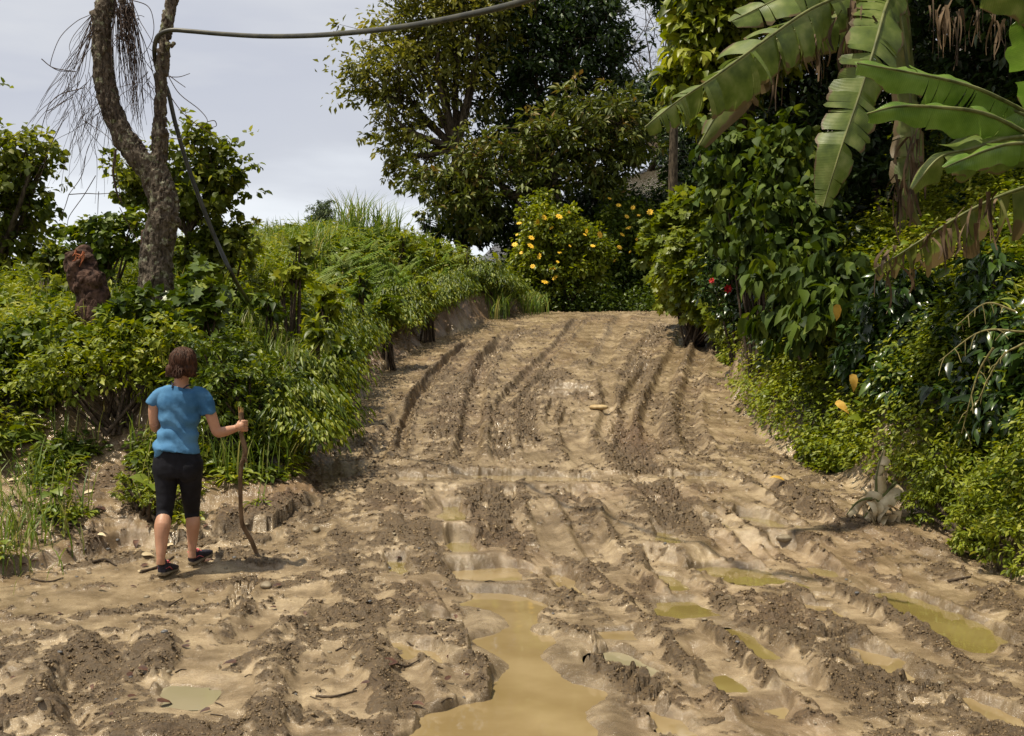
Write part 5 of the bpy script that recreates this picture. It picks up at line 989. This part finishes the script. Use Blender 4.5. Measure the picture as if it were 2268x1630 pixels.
# hose
hp = hit(587, 716, 9, 16); M_HOSE = plain('black_hose', (.020, .020, .014), (.060, .057, .036), 6, .5, .2, 6, .5)
H = [hp - ZUP * .05, P(560, 680, hp[1]), P(523, 625, 11.9), P(478, 530, 11.85), P(442, 440, 11.8), P(412, 355, 11.75), P(388, 272, 11.7), P(371, 200, 11.68), P(352, 165, 11.64), P(343, 130, 11.5), P(343, 100, 11.40), P(352, 78, 11.36), P(378, 67, 11.34), P(420, 69, 11.3), P(490, 75, 11.1), P(580, 80, 10.7), P(680, 79, 10.2), P(780, 72, 9.6), P(900, 58, 8.9), P(1020, 36, 8.3), P(1160, 2, 7.7), P(1320, -60, 7.1), P(1500, -150, 6.6)]
mb = MB(); tube(mb, catmull(H, 12), [.023], 12, .5); tag(mb.build('water_hose', M_HOSE, None, True, origin=hp), 'thick black hose looped over the forked trunk and strung high across the road', 'hose')

# ---------------------------------------------------------------- the woman
FL = hit(276.9 + .3738 * 216, 719.8 + .3738 * 1506, 6, 9.5); FR = hit(276.9 + .3738 * 405, 719.8 + .3738 * 1432, 6, 10)
DT = .55 * FL[1] + .45 * FR[1]; KK = .3738 * DT / F
def C(cx, cy, d=0.): return P(276.9 + .3738 * cx, 719.8 + .3738 * cy, DT + d)
DFL = FL[1] - DT; DFR = FR[1] - DT
pe = empty('person', (FL * .5 + FR * .5), 'woman seen from behind in blue t-shirt and black knee leggings, walking, holding a stick', 'person')
def loft(mb, rings, sides=24, a=.5):
    """rings: centre, half width, half depth, optional (ux) width direction"""
    c = catmull([r[0] for r in rings], 6); t = np.linspace(0, len(rings) - 1, len(c)); x = np.arange(len(rings)); A = catmull([(r[1], r[2], 0) for r in rings], 6)
    th = np.arange(sides) / sides * 6.2832; tg = unit(np.gradient(c, axis=0)); sx = unit(np.cross(np.tile((0, 1., 0), (len(c), 1)), tg)); sx = np.where((np.abs(tg[:, 1:2]) > .95), np.array((1., 0, 0)), sx); sy = np.cross(tg, sx)
    V = c[:, None] + A[:, 0, None, None] * np.cos(th)[None, :, None] * sx[:, None] + A[:, 1, None, None] * np.sin(th)[None, :, None] * sy[:, None]
    n = len(c); i = np.arange(n - 1)[:, None] * sides; j = np.arange(sides)[None]; j2 = (j + 1) % sides; nv = n * sides
    VV = np.vstack([V.reshape(-1, 3), c[0], c[-1]]); jj = np.arange(sides)
    mb.add(VV, np.stack([i + j, i + j2, i + sides + j2, i + sides + j], -1).reshape(-1, 4), a)
    mb.v.append(np.zeros((0, 3))); mb.uv.append(np.zeros((0, 2)))
    caps = np.vstack([np.stack([(jj + 1) % sides, jj, np.full(sides, nv)], -1), np.stack([jj + (n - 1) * sides, (jj + 1) % sides + (n - 1) * sides, np.full(sides, nv + 1)], -1)])
    mb.f[3].append(caps + mb.n - len(VV)); mb.a[3].append(np.full(len(caps), a))
def ball(mb, c, r, n=12):
    r = np.broadcast_to(np.asarray(r, float), (3,)); ph = np.linspace(.12, math.pi - .12, n); loft_c = [(c + np.array((0, 0, math.cos(p) * r[2])), math.sin(p) * r[0], math.sin(p) * r[1]) for p in ph]
    th = np.arange(16) / 16 * 6.2832; V = np.vstack([np.c_[q[0][0] + q[1] * np.cos(th), q[0][1] + q[2] * np.sin(th), np.full(16, q[0][2])] for q in loft_c] + [[c + (0, 0, r[2])], [c - (0, 0, r[2])]])
    i = np.arange(n - 1)[:, None] * 16; j = np.arange(16)[None]; j2 = (j + 1) % 16; k = n * 16; jj = np.arange(16)
    base = mb.n; mb.add(V, np.stack([i + j, i + 16 + j, i + 16 + j2, i + j2], -1).reshape(-1, 4))
    caps = np.vstack([np.stack([jj, (jj + 1) % 16, np.full(16, k)], -1), np.stack([(jj + 1) % 16 + (n - 1) * 16, jj + (n - 1) * 16, np.full(16, k + 1)], -1)]); mb.f[3].append(caps + base); mb.a[3].append(np.full(32, .5))
k_ = KK
body = MB()
loft(body, [(C(312, 870), .15, .10), (C(312, 800), .155, .11), (C(314, 700), .125, .095), (C(318, 620), .118, .085), (C(322, 520), .135, .095), (C(325, 440), .155, .095), (C(326, 390), .125, .075), (C(330, 362), .062, .058), (C(334, 335), .050, .052), (C(340, 290), .048, .055)])
ball(body, C(344, 222, .01), (.076, .095, .112)); ball(body, C(346, 262, .035), (.058, .068, .072)); ball(body, C(350, 240, .105), (.013, .02, .026), 8)   # skull, jaw, nose
for sx_ in (-1, 1): ball(body, C(345 + sx_ * 62, 248, .015), (.012, .022, .032), 8)
# arms
LA = [(C(180, 402), .052, .052), (C(172, 450, .0), .047, .05), (C(168, 520, .0), .040, .044), (C(174, 590, .0), .036, .038), (C(196, 612, .10), .036, .036), (C(222, 600, .20), .026, .024), (C(235, 590, .26), .03, .018)]
def limb(mb, pts, r, sides=16): tube(mb, catmull(pts, 6), r, sides, .5)
limb(body, [C(215, 405), C(184, 435), C(172, 510), C(176, 585, .01)], [.042, .045, .041, .037]); limb(body, [C(174, 575, .0), C(182, 605, .07), C(205, 600, .15), C(225, 590, .22)], [.037, .038, .032, .024])
HC = C(690, 600, .13)                                                 # right hand round the stick
limb(body, [C(436, 405), C(470, 435), C(508, 530, .01), C(538, 622, .02)], [.042, .045, .041, .036]); limb(body, [C(533, 612, .02), C(556, 636, .03), C(610, 626, .08), C(668, 608, .115)], [.038, .038, .034, .024])
STICK_T = np.array([C(688, 520, .16), C(690, 560, .15), C(688, 640, .15), C(700, 690, .15), C(712, 745, .16), C(705, 790, .17), C(690, 830, .18), C(683, 930, .20), C(685, 1050, .24), C(690, 1150, .28), C(702, 1195, .30)])
SB = hit(276.9 + .3738 * 785, 719.8 + .3738 * 1345, 6, 11)
def palm(mb, c, fx, w):
    pass
# palm behind the stick (towards the camera), fingers reaching round its right side and closing
limb(body, [C(662, 610, .112), C(676, 603, .095), C(690, 600, .085), C(702, 597, .09)], [.024, .030, .034, .026], 14)
for i, (dz, ln) in enumerate(((-26, 1.0), (-9, 1.08), (9, 1.0), (25, .85))):
    cy = 598 + dz
    limb(body, [C(688, cy, .085), C(708, cy - 1, .088), C(721, cy, .115), C(718, cy + 2, .155), C(700, cy + 3, .175 * (.9 + .1 * ln)), C(684, cy + 3, .18)], [.0125, .0115, .0105, .0098, .0092, .008], 10)
limb(body, [C(668, 594, .11), C(674, 578, .13), C(684, 570, .165), C(698, 574, .178)], [.014, .012, .011, .009], 10)
# left hand, swung forward
limb(body, [C(225, 590, .22), C(232, 584, .27), C(236, 580, .30)], [.026, .034, .026], 12)
for i in range(4): limb(body, [C(228 + i * 7, 580, .30), C(230 + i * 7, 578, .345), C(231 + i * 6, 592, .375 - .006 * abs(i - 1))], [.0105, .010, .008], 8)
limb(body, [C(240, 588, .25), C(252, 586, .29), C(256, 590, .325)], [.012, .011, .009], 8)
# legs
def legs(mb, e, lower=True):
    h0 = (C(242, 850), C(386, 850)); kl = C(236, 1110, DFL * .55 + .04); kr = C(396, 1100, DFR * .6 + .04)
    limb(mb, [C(240, 800), h0[0], C(243, 1000, DFL * .3 + .02), kl], [.088 + e, .090 + e, .068 + e, .054 + e], 20)
    limb(mb, [C(388, 800), h0[1], C(391, 1000, DFR * .3 + .02), kr], [.088 + e, .090 + e, .068 + e, .054 + e], 20)
    return kl, kr
kl, kr = legs(body, -.004)
al = C(212, 1392, DFL - .02); ar = C(397, 1355, DFR - .03)
limb(body, [kl + ZUP * .05, kl, C(222, 1190, DFL * .75 - .005), C(216, 1290, DFL * .9 - .01), al + ZUP * .02, al - ZUP * .03], [.052, .050, .057, .043, .029, .031], 18)
limb(body, [kr + ZUP * .05, kr, C(403, 1180, DFR * .8 - .01), C(400, 1270, DFR * .92 - .01), ar + ZUP * .02, ar - ZUP * .03], [.050, .048, .051, .038, .027, .030], 18)
M_SKIN = plain('skin', (.40, .205, .125), (.50, .275, .175), 8, .5, .08, 4, .4)
try: M_SKIN.node_tree.nodes['Principled BSDF'].inputs['Subsurface Weight'].default_value = .08; M_SKIN.node_tree.nodes['Principled BSDF'].inputs['Subsurface Scale'].default_value = .01
except Exception: pass
bo = remeshed(body, 'body', M_SKIN, pe, .0048, 2)
# eyes and mouth (turned away from the camera)
for sx_ in (-1, 1):
    m = MB(); ball(m, C(350 + sx_ * 26, 226, .098), (.013, .008, .011), 8); m.build('eye', plain('eye', (.5, .5, .5), (.05, .03, .02), 60, .2, 0), pe, True)
m = MB(); ball(m, C(350, 278, .098), (.024, .010, .008), 8); m.build('mouth', plain('lips', (.30, .09, .07), (.36, .12, .10), 40, .4, 0), pe, True)
# leggings
lg = MB(); loft(lg, [(C(320, 700), .126, .098), (C(318, 730), .142, .112), (C(313, 780), .168, .126), (C(311, 850), .178, .128), (C(312, 900), .165, .11)])
legs(lg, .002); limb(lg, [kl + ZUP * .06, kl, kl * .8 + C(222, 1190, DFL * .75) * .2 + ZUP * .0, C(226, 1165, DFL * .66 + .01)], [.058, .057, .0575, .059], 20); limb(lg, [kr + ZUP * .06, kr, C(399, 1145, DFR * .7 + .01)], [.057, .055, .054], 20)
ball(lg, C(258, 850, -.035), (.085, .085, .10)); ball(lg, C(370, 850, -.035), (.085, .085, .10))
def legd(V, Nr): n = fbm(V[:, 0] * 9, V[:, 2] * 22, 311, 3) - .5; return V + Nr * (n * .006)[:, None]
remeshed(lg, 'leggings', plain('black_leggings', (.006, .006, .009), (.011, .011, .016), 20, .75, .1, 4, .2), pe, .007, 4, legd)
# t-shirt
ts = MB()
loft(ts, [(C(303, 742), .168, .142), (C(307, 715), .160, .132), (C(310, 685), .150, .118), (C(315, 640), .137, .104), (C(320, 590), .136, .100), (C(323, 520), .148, .106), (C(325, 450), .160, .106), (C(326, 415), .158, .096), (C(326, 388), .140, .078), (C(330, 366), .080, .064)])
loft(ts, [(C(225, 735, -.02), .070, .09), (C(208, 765, -.02), .045, .08), (C(190, 785, -.02), .015, .04)])
limb(ts, [C(250, 396), C(206, 412), C(180, 438), C(163, 472)], [.045, .050, .050, .048], 20); limb(ts, [C(400, 396), C(450, 414), C(480, 455), C(496, 526, .005)], [.045, .052, .052, .053], 20)
def tsd(V, Nr):
    u = V[:, 0] * 1.0; z = V[:, 2]; o = C(345, 700); dz = (z - o[2]); dx = (V[:, 0] - o[0])
    f = np.sin((dz * .9 + dx * .55 + .03 * np.sin(dx * 30)) * 62 + 3 * fbm(V[:, 0] * 7, z * 7, 321, 3)) * np.exp(-((dz - .10) / .16) ** 2) * .009
    f = f + (fbm(V[:, 0] * 11, z * 9, 323, 4) - .5) * .018; return V + Nr * f[:, None]
def tee_mat():
    m = plain('blue_cotton', (.035, .115, .235), (.085, .215, .38), 6, .85, .05, 3, .15); t = m.node_tree; Nn = t.nodes.new; L = t.links.new; pr = t.nodes['Principled BSDF']
    g = Nn('ShaderNodeTexCoord'); n = Nn('ShaderNodeTexNoise'); n.inputs['Scale'].default_value = 260; L(g.outputs['Object'], n.inputs[0]); src = pr.inputs['Base Color'].links[0].from_socket
    h = Nn('ShaderNodeHueSaturation'); mr = Nn('ShaderNodeMapRange'); L(n.outputs[0], mr.inputs[0]); mr.inputs[3].default_value = .75; mr.inputs[4].default_value = 1.25; L(mr.outputs[0], h.inputs['Value']); L(src, h.inputs['Color']); L(h.outputs[0], pr.inputs['Base Color']); return m
remeshed(ts, 't_shirt', tee_mat(), pe, .0062, 3, tsd)
# hair
M_HAIR = plain('brown_hair', (.020, .009, .005), (.085, .036, .018), 40, .6, .5, 6, .2, stretch=(3, 3, .6))
hr = MB(); hc = C(343, 214, -.002); ball(hr, hc, (.096, .108, .103)); ball(hr, C(338, 258, -.03), (.088, .074, .058)); ball(hr, C(352, 240, .0), (.084, .085, .09)); ball(hr, C(318, 284, -.082), (.036, .030, .036)); ball(hr, C(300, 292, -.07), (.028, .024, .03)); ball(hr, C(275, 268, -.03), (.034, .045, .05)); ball(hr, C(388, 272, -.03), (.035, .04, .04))
def haird(V, Nr): n = fbm(np.arctan2(V[:, 0] - hc[0], -(V[:, 1] - hc[1])) * 14, V[:, 2] * 10, 331, 4) - .5; n2 = fbm(V[:, 0] * 40, V[:, 2] * 14, 333, 3) - .5; return V + Nr * (n * .026 + n2 * .016)[:, None]
ho = remeshed(hr, 'hair', M_HAIR, pe, .005, 3, haird)
hs = MB(); rng = np.random.default_rng(80); bun = C(318, 284, -.105)
for k in range(230):
    az = rng.uniform(-2.2, 2.2) - math.pi / 2; el = rng.uniform(-.3, 1.4); d = np.array((math.cos(az) * math.cos(el), math.sin(az) * math.cos(el), math.sin(el))); p0 = hc + d * np.array((.090, .106, .100)); 
    m1 = hc + unit(d * .6 + unit(bun - hc) * .4) * np.array((.091, .108, .101)); m2 = hc + unit(d * .3 + unit(bun - hc) * .7) * np.array((.090, .108, .100)); tube(hs, catmull([p0, m1, m2, bun + rng.normal(size=3) * .014], 4), [.0022, .0018], 4, .5)
for k in range(46):
    a = rng.uniform(0, 6.283); r = rng.uniform(.015, .034); th = np.linspace(a, a + 3.6, 7); tube(hs, catmull(bun + np.c_[np.cos(th) * r, rng.normal(size=7) * .005 - .006, np.sin(th) * r * 1.05], 3), [.0035, .0025], 4, .5)
for k in range(150):
    s0 = C(rng.uniform(262, 300), rng.uniform(230, 290), rng.uniform(-.06, .0)); e0 = C(rng.uniform(236, 290), rng.uniform(280, 308), rng.uniform(-.05, .01)); tube(hs, catmull([s0, (s0 + e0) / 2 + rng.normal(size=3) * .008, e0], 4), [.002, .001], 4, .5)
for k in range(80):
    s0 = C(rng.uniform(385, 415), rng.uniform(230, 290), rng.uniform(-.05, .02)); e0 = C(rng.uniform(385, 430), rng.uniform(275, 312), rng.uniform(-.03, .02)); tube(hs, catmull([s0, (s0 + e0) / 2 + rng.normal(size=3) * .008, e0], 4), [.002, .001], 4, .5)
o = hs.build('hair_strands', M_HAIR, ho, True, origin=world_loc(pe))
# straps, bracelet, shoes
M_STRAP = plain('dark_strap', (.012, .014, .03), (.02, .022, .045), 30, .7, .1)
for a in ([C(278, 372, -.078), C(282, 352, -.062), C(274, 338, -.02)], [C(345, 377, -.082), C(368, 360, -.068), C(388, 354, -.02)]):
    m = MB(); tube(m, catmull(a, 5), [.0055], 6, .5); m.build('strap', M_STRAP, pe, True)
m = MB(); wc = C(667, 609, .115); ax = unit(C(690, 602, .12) - C(640, 618, .09)); s1 = unit(np.cross(ax, ZUP)); s2_ = np.cross(ax, s1); th = np.linspace(0, 6.2832, 25)
tube(m, wc + (np.cos(th)[:, None] * s1 + np.sin(th)[:, None] * s2_) * .028, [.006], 8, .5); m.build('bracelet', plain('silver', (.5, .5, .5), (.65, .65, .65), 20, .25, 0, metallic=1), pe, True)
M_SHOE = plain('dark_shoe', (.010, .010, .018), (.03, .026, .04), 60, .7, .5); M_SOLE = plain('muddy_sole', (.16, .12, .07), (.26, .21, .14), 30, .85, .5); M_PINK = plain('pink_trim', (.5, .09, .10), (.6, .14, .15), 60, .6, .1)
def shoe(ank, heel, toe, up):
    f = unit(toe - heel); L = np.linalg.norm(toe - heel); s = unit(np.cross(f, up)); u = np.cross(s, f)
    def sec(t, w0, h0, h1): return heel + f * L * t + u * (h0 + h1) / 2, w0, (h1 - h0) / 2
    def shell(prof, name, mat):
        mb = MB(); n = 20; th = np.arange(n) / n * 6.2832; rows = []
        for t, w_, h0, h1 in prof: c = heel + f * L * t + u * (h0 + h1) / 2; rows.append(c + s * (np.sign(np.cos(th)) * np.abs(np.cos(th)) ** .6 * w_)[:, None] + u * (np.sign(np.sin(th)) * np.abs(np.sin(th)) ** .6 * (h1 - h0) / 2)[:, None])
        V = np.vstack(rows); k = len(prof); i = np.arange(k - 1)[:, None] * n; j = np.arange(n)[None]; mb.add(V, np.stack([i + j, i + (j + 1) % n, i + n + (j + 1) % n, i + n + j], -1).reshape(-1, 4))
        for r, fl in ((0, 1), (k - 1, 0)):
            b_ = V[r * n:(r + 1) * n]; jj = np.arange(n); t_ = np.stack([(jj + 1) % n, jj, np.full(n, n)], -1) if fl else np.stack([jj, (jj + 1) % n, np.full(n, n)], -1); mb.add(np.vstack([b_, b_.mean(0)]), t_)
        return mb.build(name, mat, pe, True)
    o = shell([(-.01, .012, .02, .06), (.0, .028, .018, .075), (.08, .036, .018, .092), (.22, .038, .018, .092), (.36, .039, .018, .080), (.55, .045, .016, .066), (.75, .048, .014, .052), (.9, .042, .012, .042), (.98, .025, .012, .032), (1.0, .01, .014, .026)], 'shoe', M_SHOE)
    so = shell([(-.02, .014, .0, .02), (0, .030, -.002, .024), (.1, .040, -.002, .024), (.3, .039, 0, .022), (.5, .043, 0, .020), (.75, .050, 0, .018), (.92, .043, .0, .018), (1.0, .022, .004, .018), (1.01, .008, .008, .016)], 'sole', M_SOLE); so.parent = o
    mb = MB(); cc = heel + f * L * .16 + u * .092; th = np.linspace(0, 6.2832, 22); tube(mb, cc + (np.cos(th)[:, None] * s * .034 + np.sin(th)[:, None] * f * .045), [.006], 6, .5)
    for t in (.42, .5, .58): a_ = heel + f * L * t + u * (.074 - .02 * (t - .42) / .16); tube(mb, [a_ - s * .025, a_ + u * .005, a_ + s * .025], [.003], 5, .5)
    tube(mb, catmull([heel + f * L * .02 + u * .05 + s * .030, heel + f * L * .2 + u * .055 + s * .0395, heel + f * L * .38 + u * .03 + s * .042], 4), [.003], 5, .5); tube(mb, catmull([heel + f * L * .02 + u * .05 - s * .030, heel + f * L * .2 + u * .055 - s * .0395, heel + f * L * .38 + u * .03 - s * .042], 4), [.003], 5, .5)
    p = mb.build('pink_trim', M_PINK, pe, True); p.parent = o
    sk = MB(); limb(sk, [heel + f * L * .17 + u * .07, ank + (heel + f * L * .17 + u * .07 - ank) * .3], [.034, .032], 14); sk.build('sock', M_STRAP, pe, True)
hl = FL + np.array((0, 0, .022)); tl = hl + np.array((.02, .235, 0)); tl[2] = ground_at(tl[0], tl[1])[0] + .003; shoe(al, hl, tl, ZUP)
hr_ = FR - np.array((.012, .0, 0)); hr_[2] = ground_at(hr_[0], hr_[1])[0] + .003; tr_ = hr_ + np.array((.075, .225, 0)); tr_[2] = ground_at(tr_[0], tr_[1])[0] + .006; shoe(ar, hr_, tr_, ZUP)
# walking stick
M_STICK = plain('stick_bark', (.075, .045, .025), (.20, .135, .08), 25, .8, .6, 6, .2, (1, 1, .3)); sp = np.vstack([STICK_T, [(STICK_T[-1] * .45 + SB * .55)], [SB - ZUP * .03]])
mb = MB(); tube(mb, catmull(sp, 8), [.019, .0165, .0165, .0175, .019, .017, .016, .0155, .016, .016, .017, .017, .015], 14, .5, .15); tube(mb, catmull([C(706, 780, .165), C(716, 795, .155), C(720, 815, .155)], 4), [.014, .011, .006], 8, .5)
stk = empty('walking_stick', SB, 'crooked brown branch used as a walking stick, held upright by the woman', 'walking stick'); mb.build('shaft', M_STICK, stk, True)
mb = MB(); rng = np.random.default_rng(90)
for k in range(14): a = STICK_T[0] + np.array((rng.normal() * .008, rng.normal() * .008, -.04)); tube(mb, [a, a + np.array((rng.normal() * .008, rng.normal() * .006, rng.uniform(.05, .09)))], [.006, .001], 5, .5)
mb.build('splintered_tip', plain('raw_wood', (.45, .22, .09), (.62, .38, .18), 40, .8, .3), stk)

# ---------------------------------------------------------------- litter on the mud: stones, sticks, leaves
M_STONE = plain('stone', (.15, .115, .075), (.30, .25, .17), 14, .6, .5, 6); M_STONE2 = plain('dark_stone', (.06, .06, .065), (.16, .155, .15), 18, .5, .5, 6)
def stone(name, px, py, r, label, mat, seed, group=None, flat=.5):
    rng = np.random.default_rng(seed); c = hit(px, py); mb = MB(); ball(mb, np.zeros(3), (r, r * rng.uniform(.6, .9), r * flat), 10); V = mb.v[0]; V *= (1 + .35 * (fbm(V[:, :1] / r * 1.3 + seed, V[:, 1:2] / r * 1.3 + V[:, 2:] / r, seed, 3) - .5) * 2); a = rng.uniform(0, 6.28); R_ = np.array(((math.cos(a), -math.sin(a), 0), (math.sin(a), math.cos(a), 0), (0, 0, 1))); mb.v[0] = V @ R_.T + c + ZUP * r * flat * .4
    tag(mb.build(name, mat, None, True, origin=c), label, 'stone', group)
stone('stone', 1325, 907, .13, 'pale yellowish flat stone half sunk in the middle of the climbing road', plain('ochre_stone', (.36, .25, .12), (.5, .38, .2), 14, .6, .4), 1, flat=.3)
stone('stone', 590, 1303, .055, 'pale oblong stone on the trodden mud right of the stick', M_STONE, 2, flat=.4); stone('stone', 700, 1178, .05, 'grey white stone among the dark clods', M_STONE, 3)
stone('stone', 1735, 1208, .06, 'brown stone perched on the churned mud near the dry leaf heap', M_STONE, 4); stone('stone', 1685, 760, .16, 'grey rock showing through the plants above the right edge of the road', M_STONE2, 5)
rng = np.random.default_rng(95); 
for k in range(60):
    px, py = rng.uniform(20, 2200), rng.uniform(1080, 1610); 
    if px < 700 and py < 1250: py = rng.uniform(1200, 1600)
    stone('pebble', px, py, rng.uniform(.008, .021), 'small pebble stuck in the mud', M_STONE if k % 3 else M_STONE2, 100 + k, 'pebbles scattered over the mud')
for k in range(40): stone('pebble', rng.uniform(20, 560), rng.uniform(1060, 1290), rng.uniform(.008, .02), 'small pebble stuck in the mud', M_STONE if k % 3 else M_STONE2, 200 + k, 'pebbles scattered over the mud')
def stick(pts, r, label, group=None):
    W = []
    for i, (x, y) in enumerate(pts): q = hit(x, y); q[2] += r * .7; W.append(q)
    W = [W[0]] + [q_ for q_ in W[1:] if abs(q_[1] - W[0][1]) < .6]
    if len(W) < 2: return
    mb = MB(); tube(mb, catmull(W, 6), [r, r * .9, r * .5], 8, .5, .15); tag(mb.build('twig', M_TWIG, None, True, origin=W[0]), label, 'twig', group)
stick([(312, 1272), (350, 1258), (385, 1235)], .013, 'grey brown stick lying under the heel of the woman'); stick([(205, 1250), (235, 1245), (258, 1258)], .011, 'curved root like stick on the path left of the woman'); stick([(118, 1165), (150, 1168), (185, 1170)], .018, 'short thick stick on the earth slope by the left border')
stick([(560, 1055), (600, 1065), (640, 1075)], .014, 'dark stick resting at the foot of the bank behind the walking stick'); stick([(70, 1285), (110, 1290), (140, 1283)], .007, 'thin twig on the path at the left border'); stick([(870, 1470), (900, 1478), (930, 1472)], .006, 'thin dark twig on the mud left of the big puddle'); stick([(375, 1345), (405, 1325)], .006, 'small dark twig below the feet of the woman')
stick([(700, 1545), (740, 1550), (790, 1535)], .007, 'bent dark twig on the mud near the lower border'); stick([(2100, 1290), (2150, 1280)], .012, 'short dark stick by the puddle near the right border')
for k in range(36):
    px, py = rng.uniform(40, 1100), rng.uniform(1290, 1600); a = rng.uniform(-.6, .6); l_ = rng.uniform(10, 30); stick([(px, py), (px + l_ * .5 * math.cos(a), py + l_ * .4 * math.sin(a) - 2), (px + l_ * math.cos(a), py + l_ * .6 * math.sin(a))], rng.uniform(.0025, .005), 'scrap of dark twig on the mud', 'twig scraps on the mud')
def fallen(px, py, L, label, mat, seed, lift=.02, D=None, hang=False, group=None):
    rng = np.random.default_rng(seed); c = hit(px, py) if D is None else P(px, py, D); mb = MB(); ax = unit(rng.normal(size=3) * np.array((1, .6, .15)) + ((0, 0, -2.) if hang else 0)); nr = unit((0, -1., .4) if hang else (rng.normal() * .3, -.35, 1)); leaves(mb, (c + ZUP * lift)[None], ax[None], np.array(nr)[None], L, L * .5, T_HI, .5)
    tag(mb.build('fallen_leaf', mat, None, origin=c), label, 'leaf', group)
M_YLEAF = plain('yellow_leaf', (.45, .25, .03), (.62, .40, .08), 20, .6, .2); M_BLEAF = plain('brown_leaf', (.035, .014, .010), (.12, .055, .03), 20, .6, .3)
fallen(1852, 680, .17, 'yellow dying leaf hanging from the vine curtain on the right', M_YLEAF, 1, D=10.7, hang=True); fallen(1888, 835, .16, 'orange yellow leaf caught in the plants below the coffee shrub', M_YLEAF, 2, D=10.2, hang=True); fallen(1853, 895, .16, 'round yellow leaf lying on the leafy mound above the dry leaf heap', M_YLEAF, 3, D=10.6, hang=True)
fallen(1735, 1070, .14, 'yellow leaf at the mud edge left of the dry leaf heap', M_YLEAF, 4); fallen(875, 1478, .13, 'curled brown leaf on the mud left of the big puddle', M_BLEAF, 5, .03); fallen(350, 1565, .09, 'curled dark leaf near the small grey puddle', M_BLEAF, 6, .02)
for k in range(34): fallen(rng.uniform(20, 1100), rng.uniform(1240, 1600), rng.uniform(.025, .07), 'dark scrap of dead leaf on the mud', M_BLEAF, 300 + k, .012, group='dead leaf scraps on the mud')
for k in range(26): fallen(rng.uniform(20, 480), rng.uniform(1050, 1280), rng.uniform(.05, .11), 'brown dead leaf on the earth slope beside the path', M_DEADL if k % 2 else M_BLEAF, 400 + k, .012, group='dead leaves on the earth slope') if False else fallen(rng.uniform(20, 480), rng.uniform(1050, 1280), rng.uniform(.05, .10), 'brown dead leaf on the earth slope beside the path', M_STRAW if k % 3 == 0 else M_BLEAF, 400 + k, .012, group='dead leaves on the earth slope')
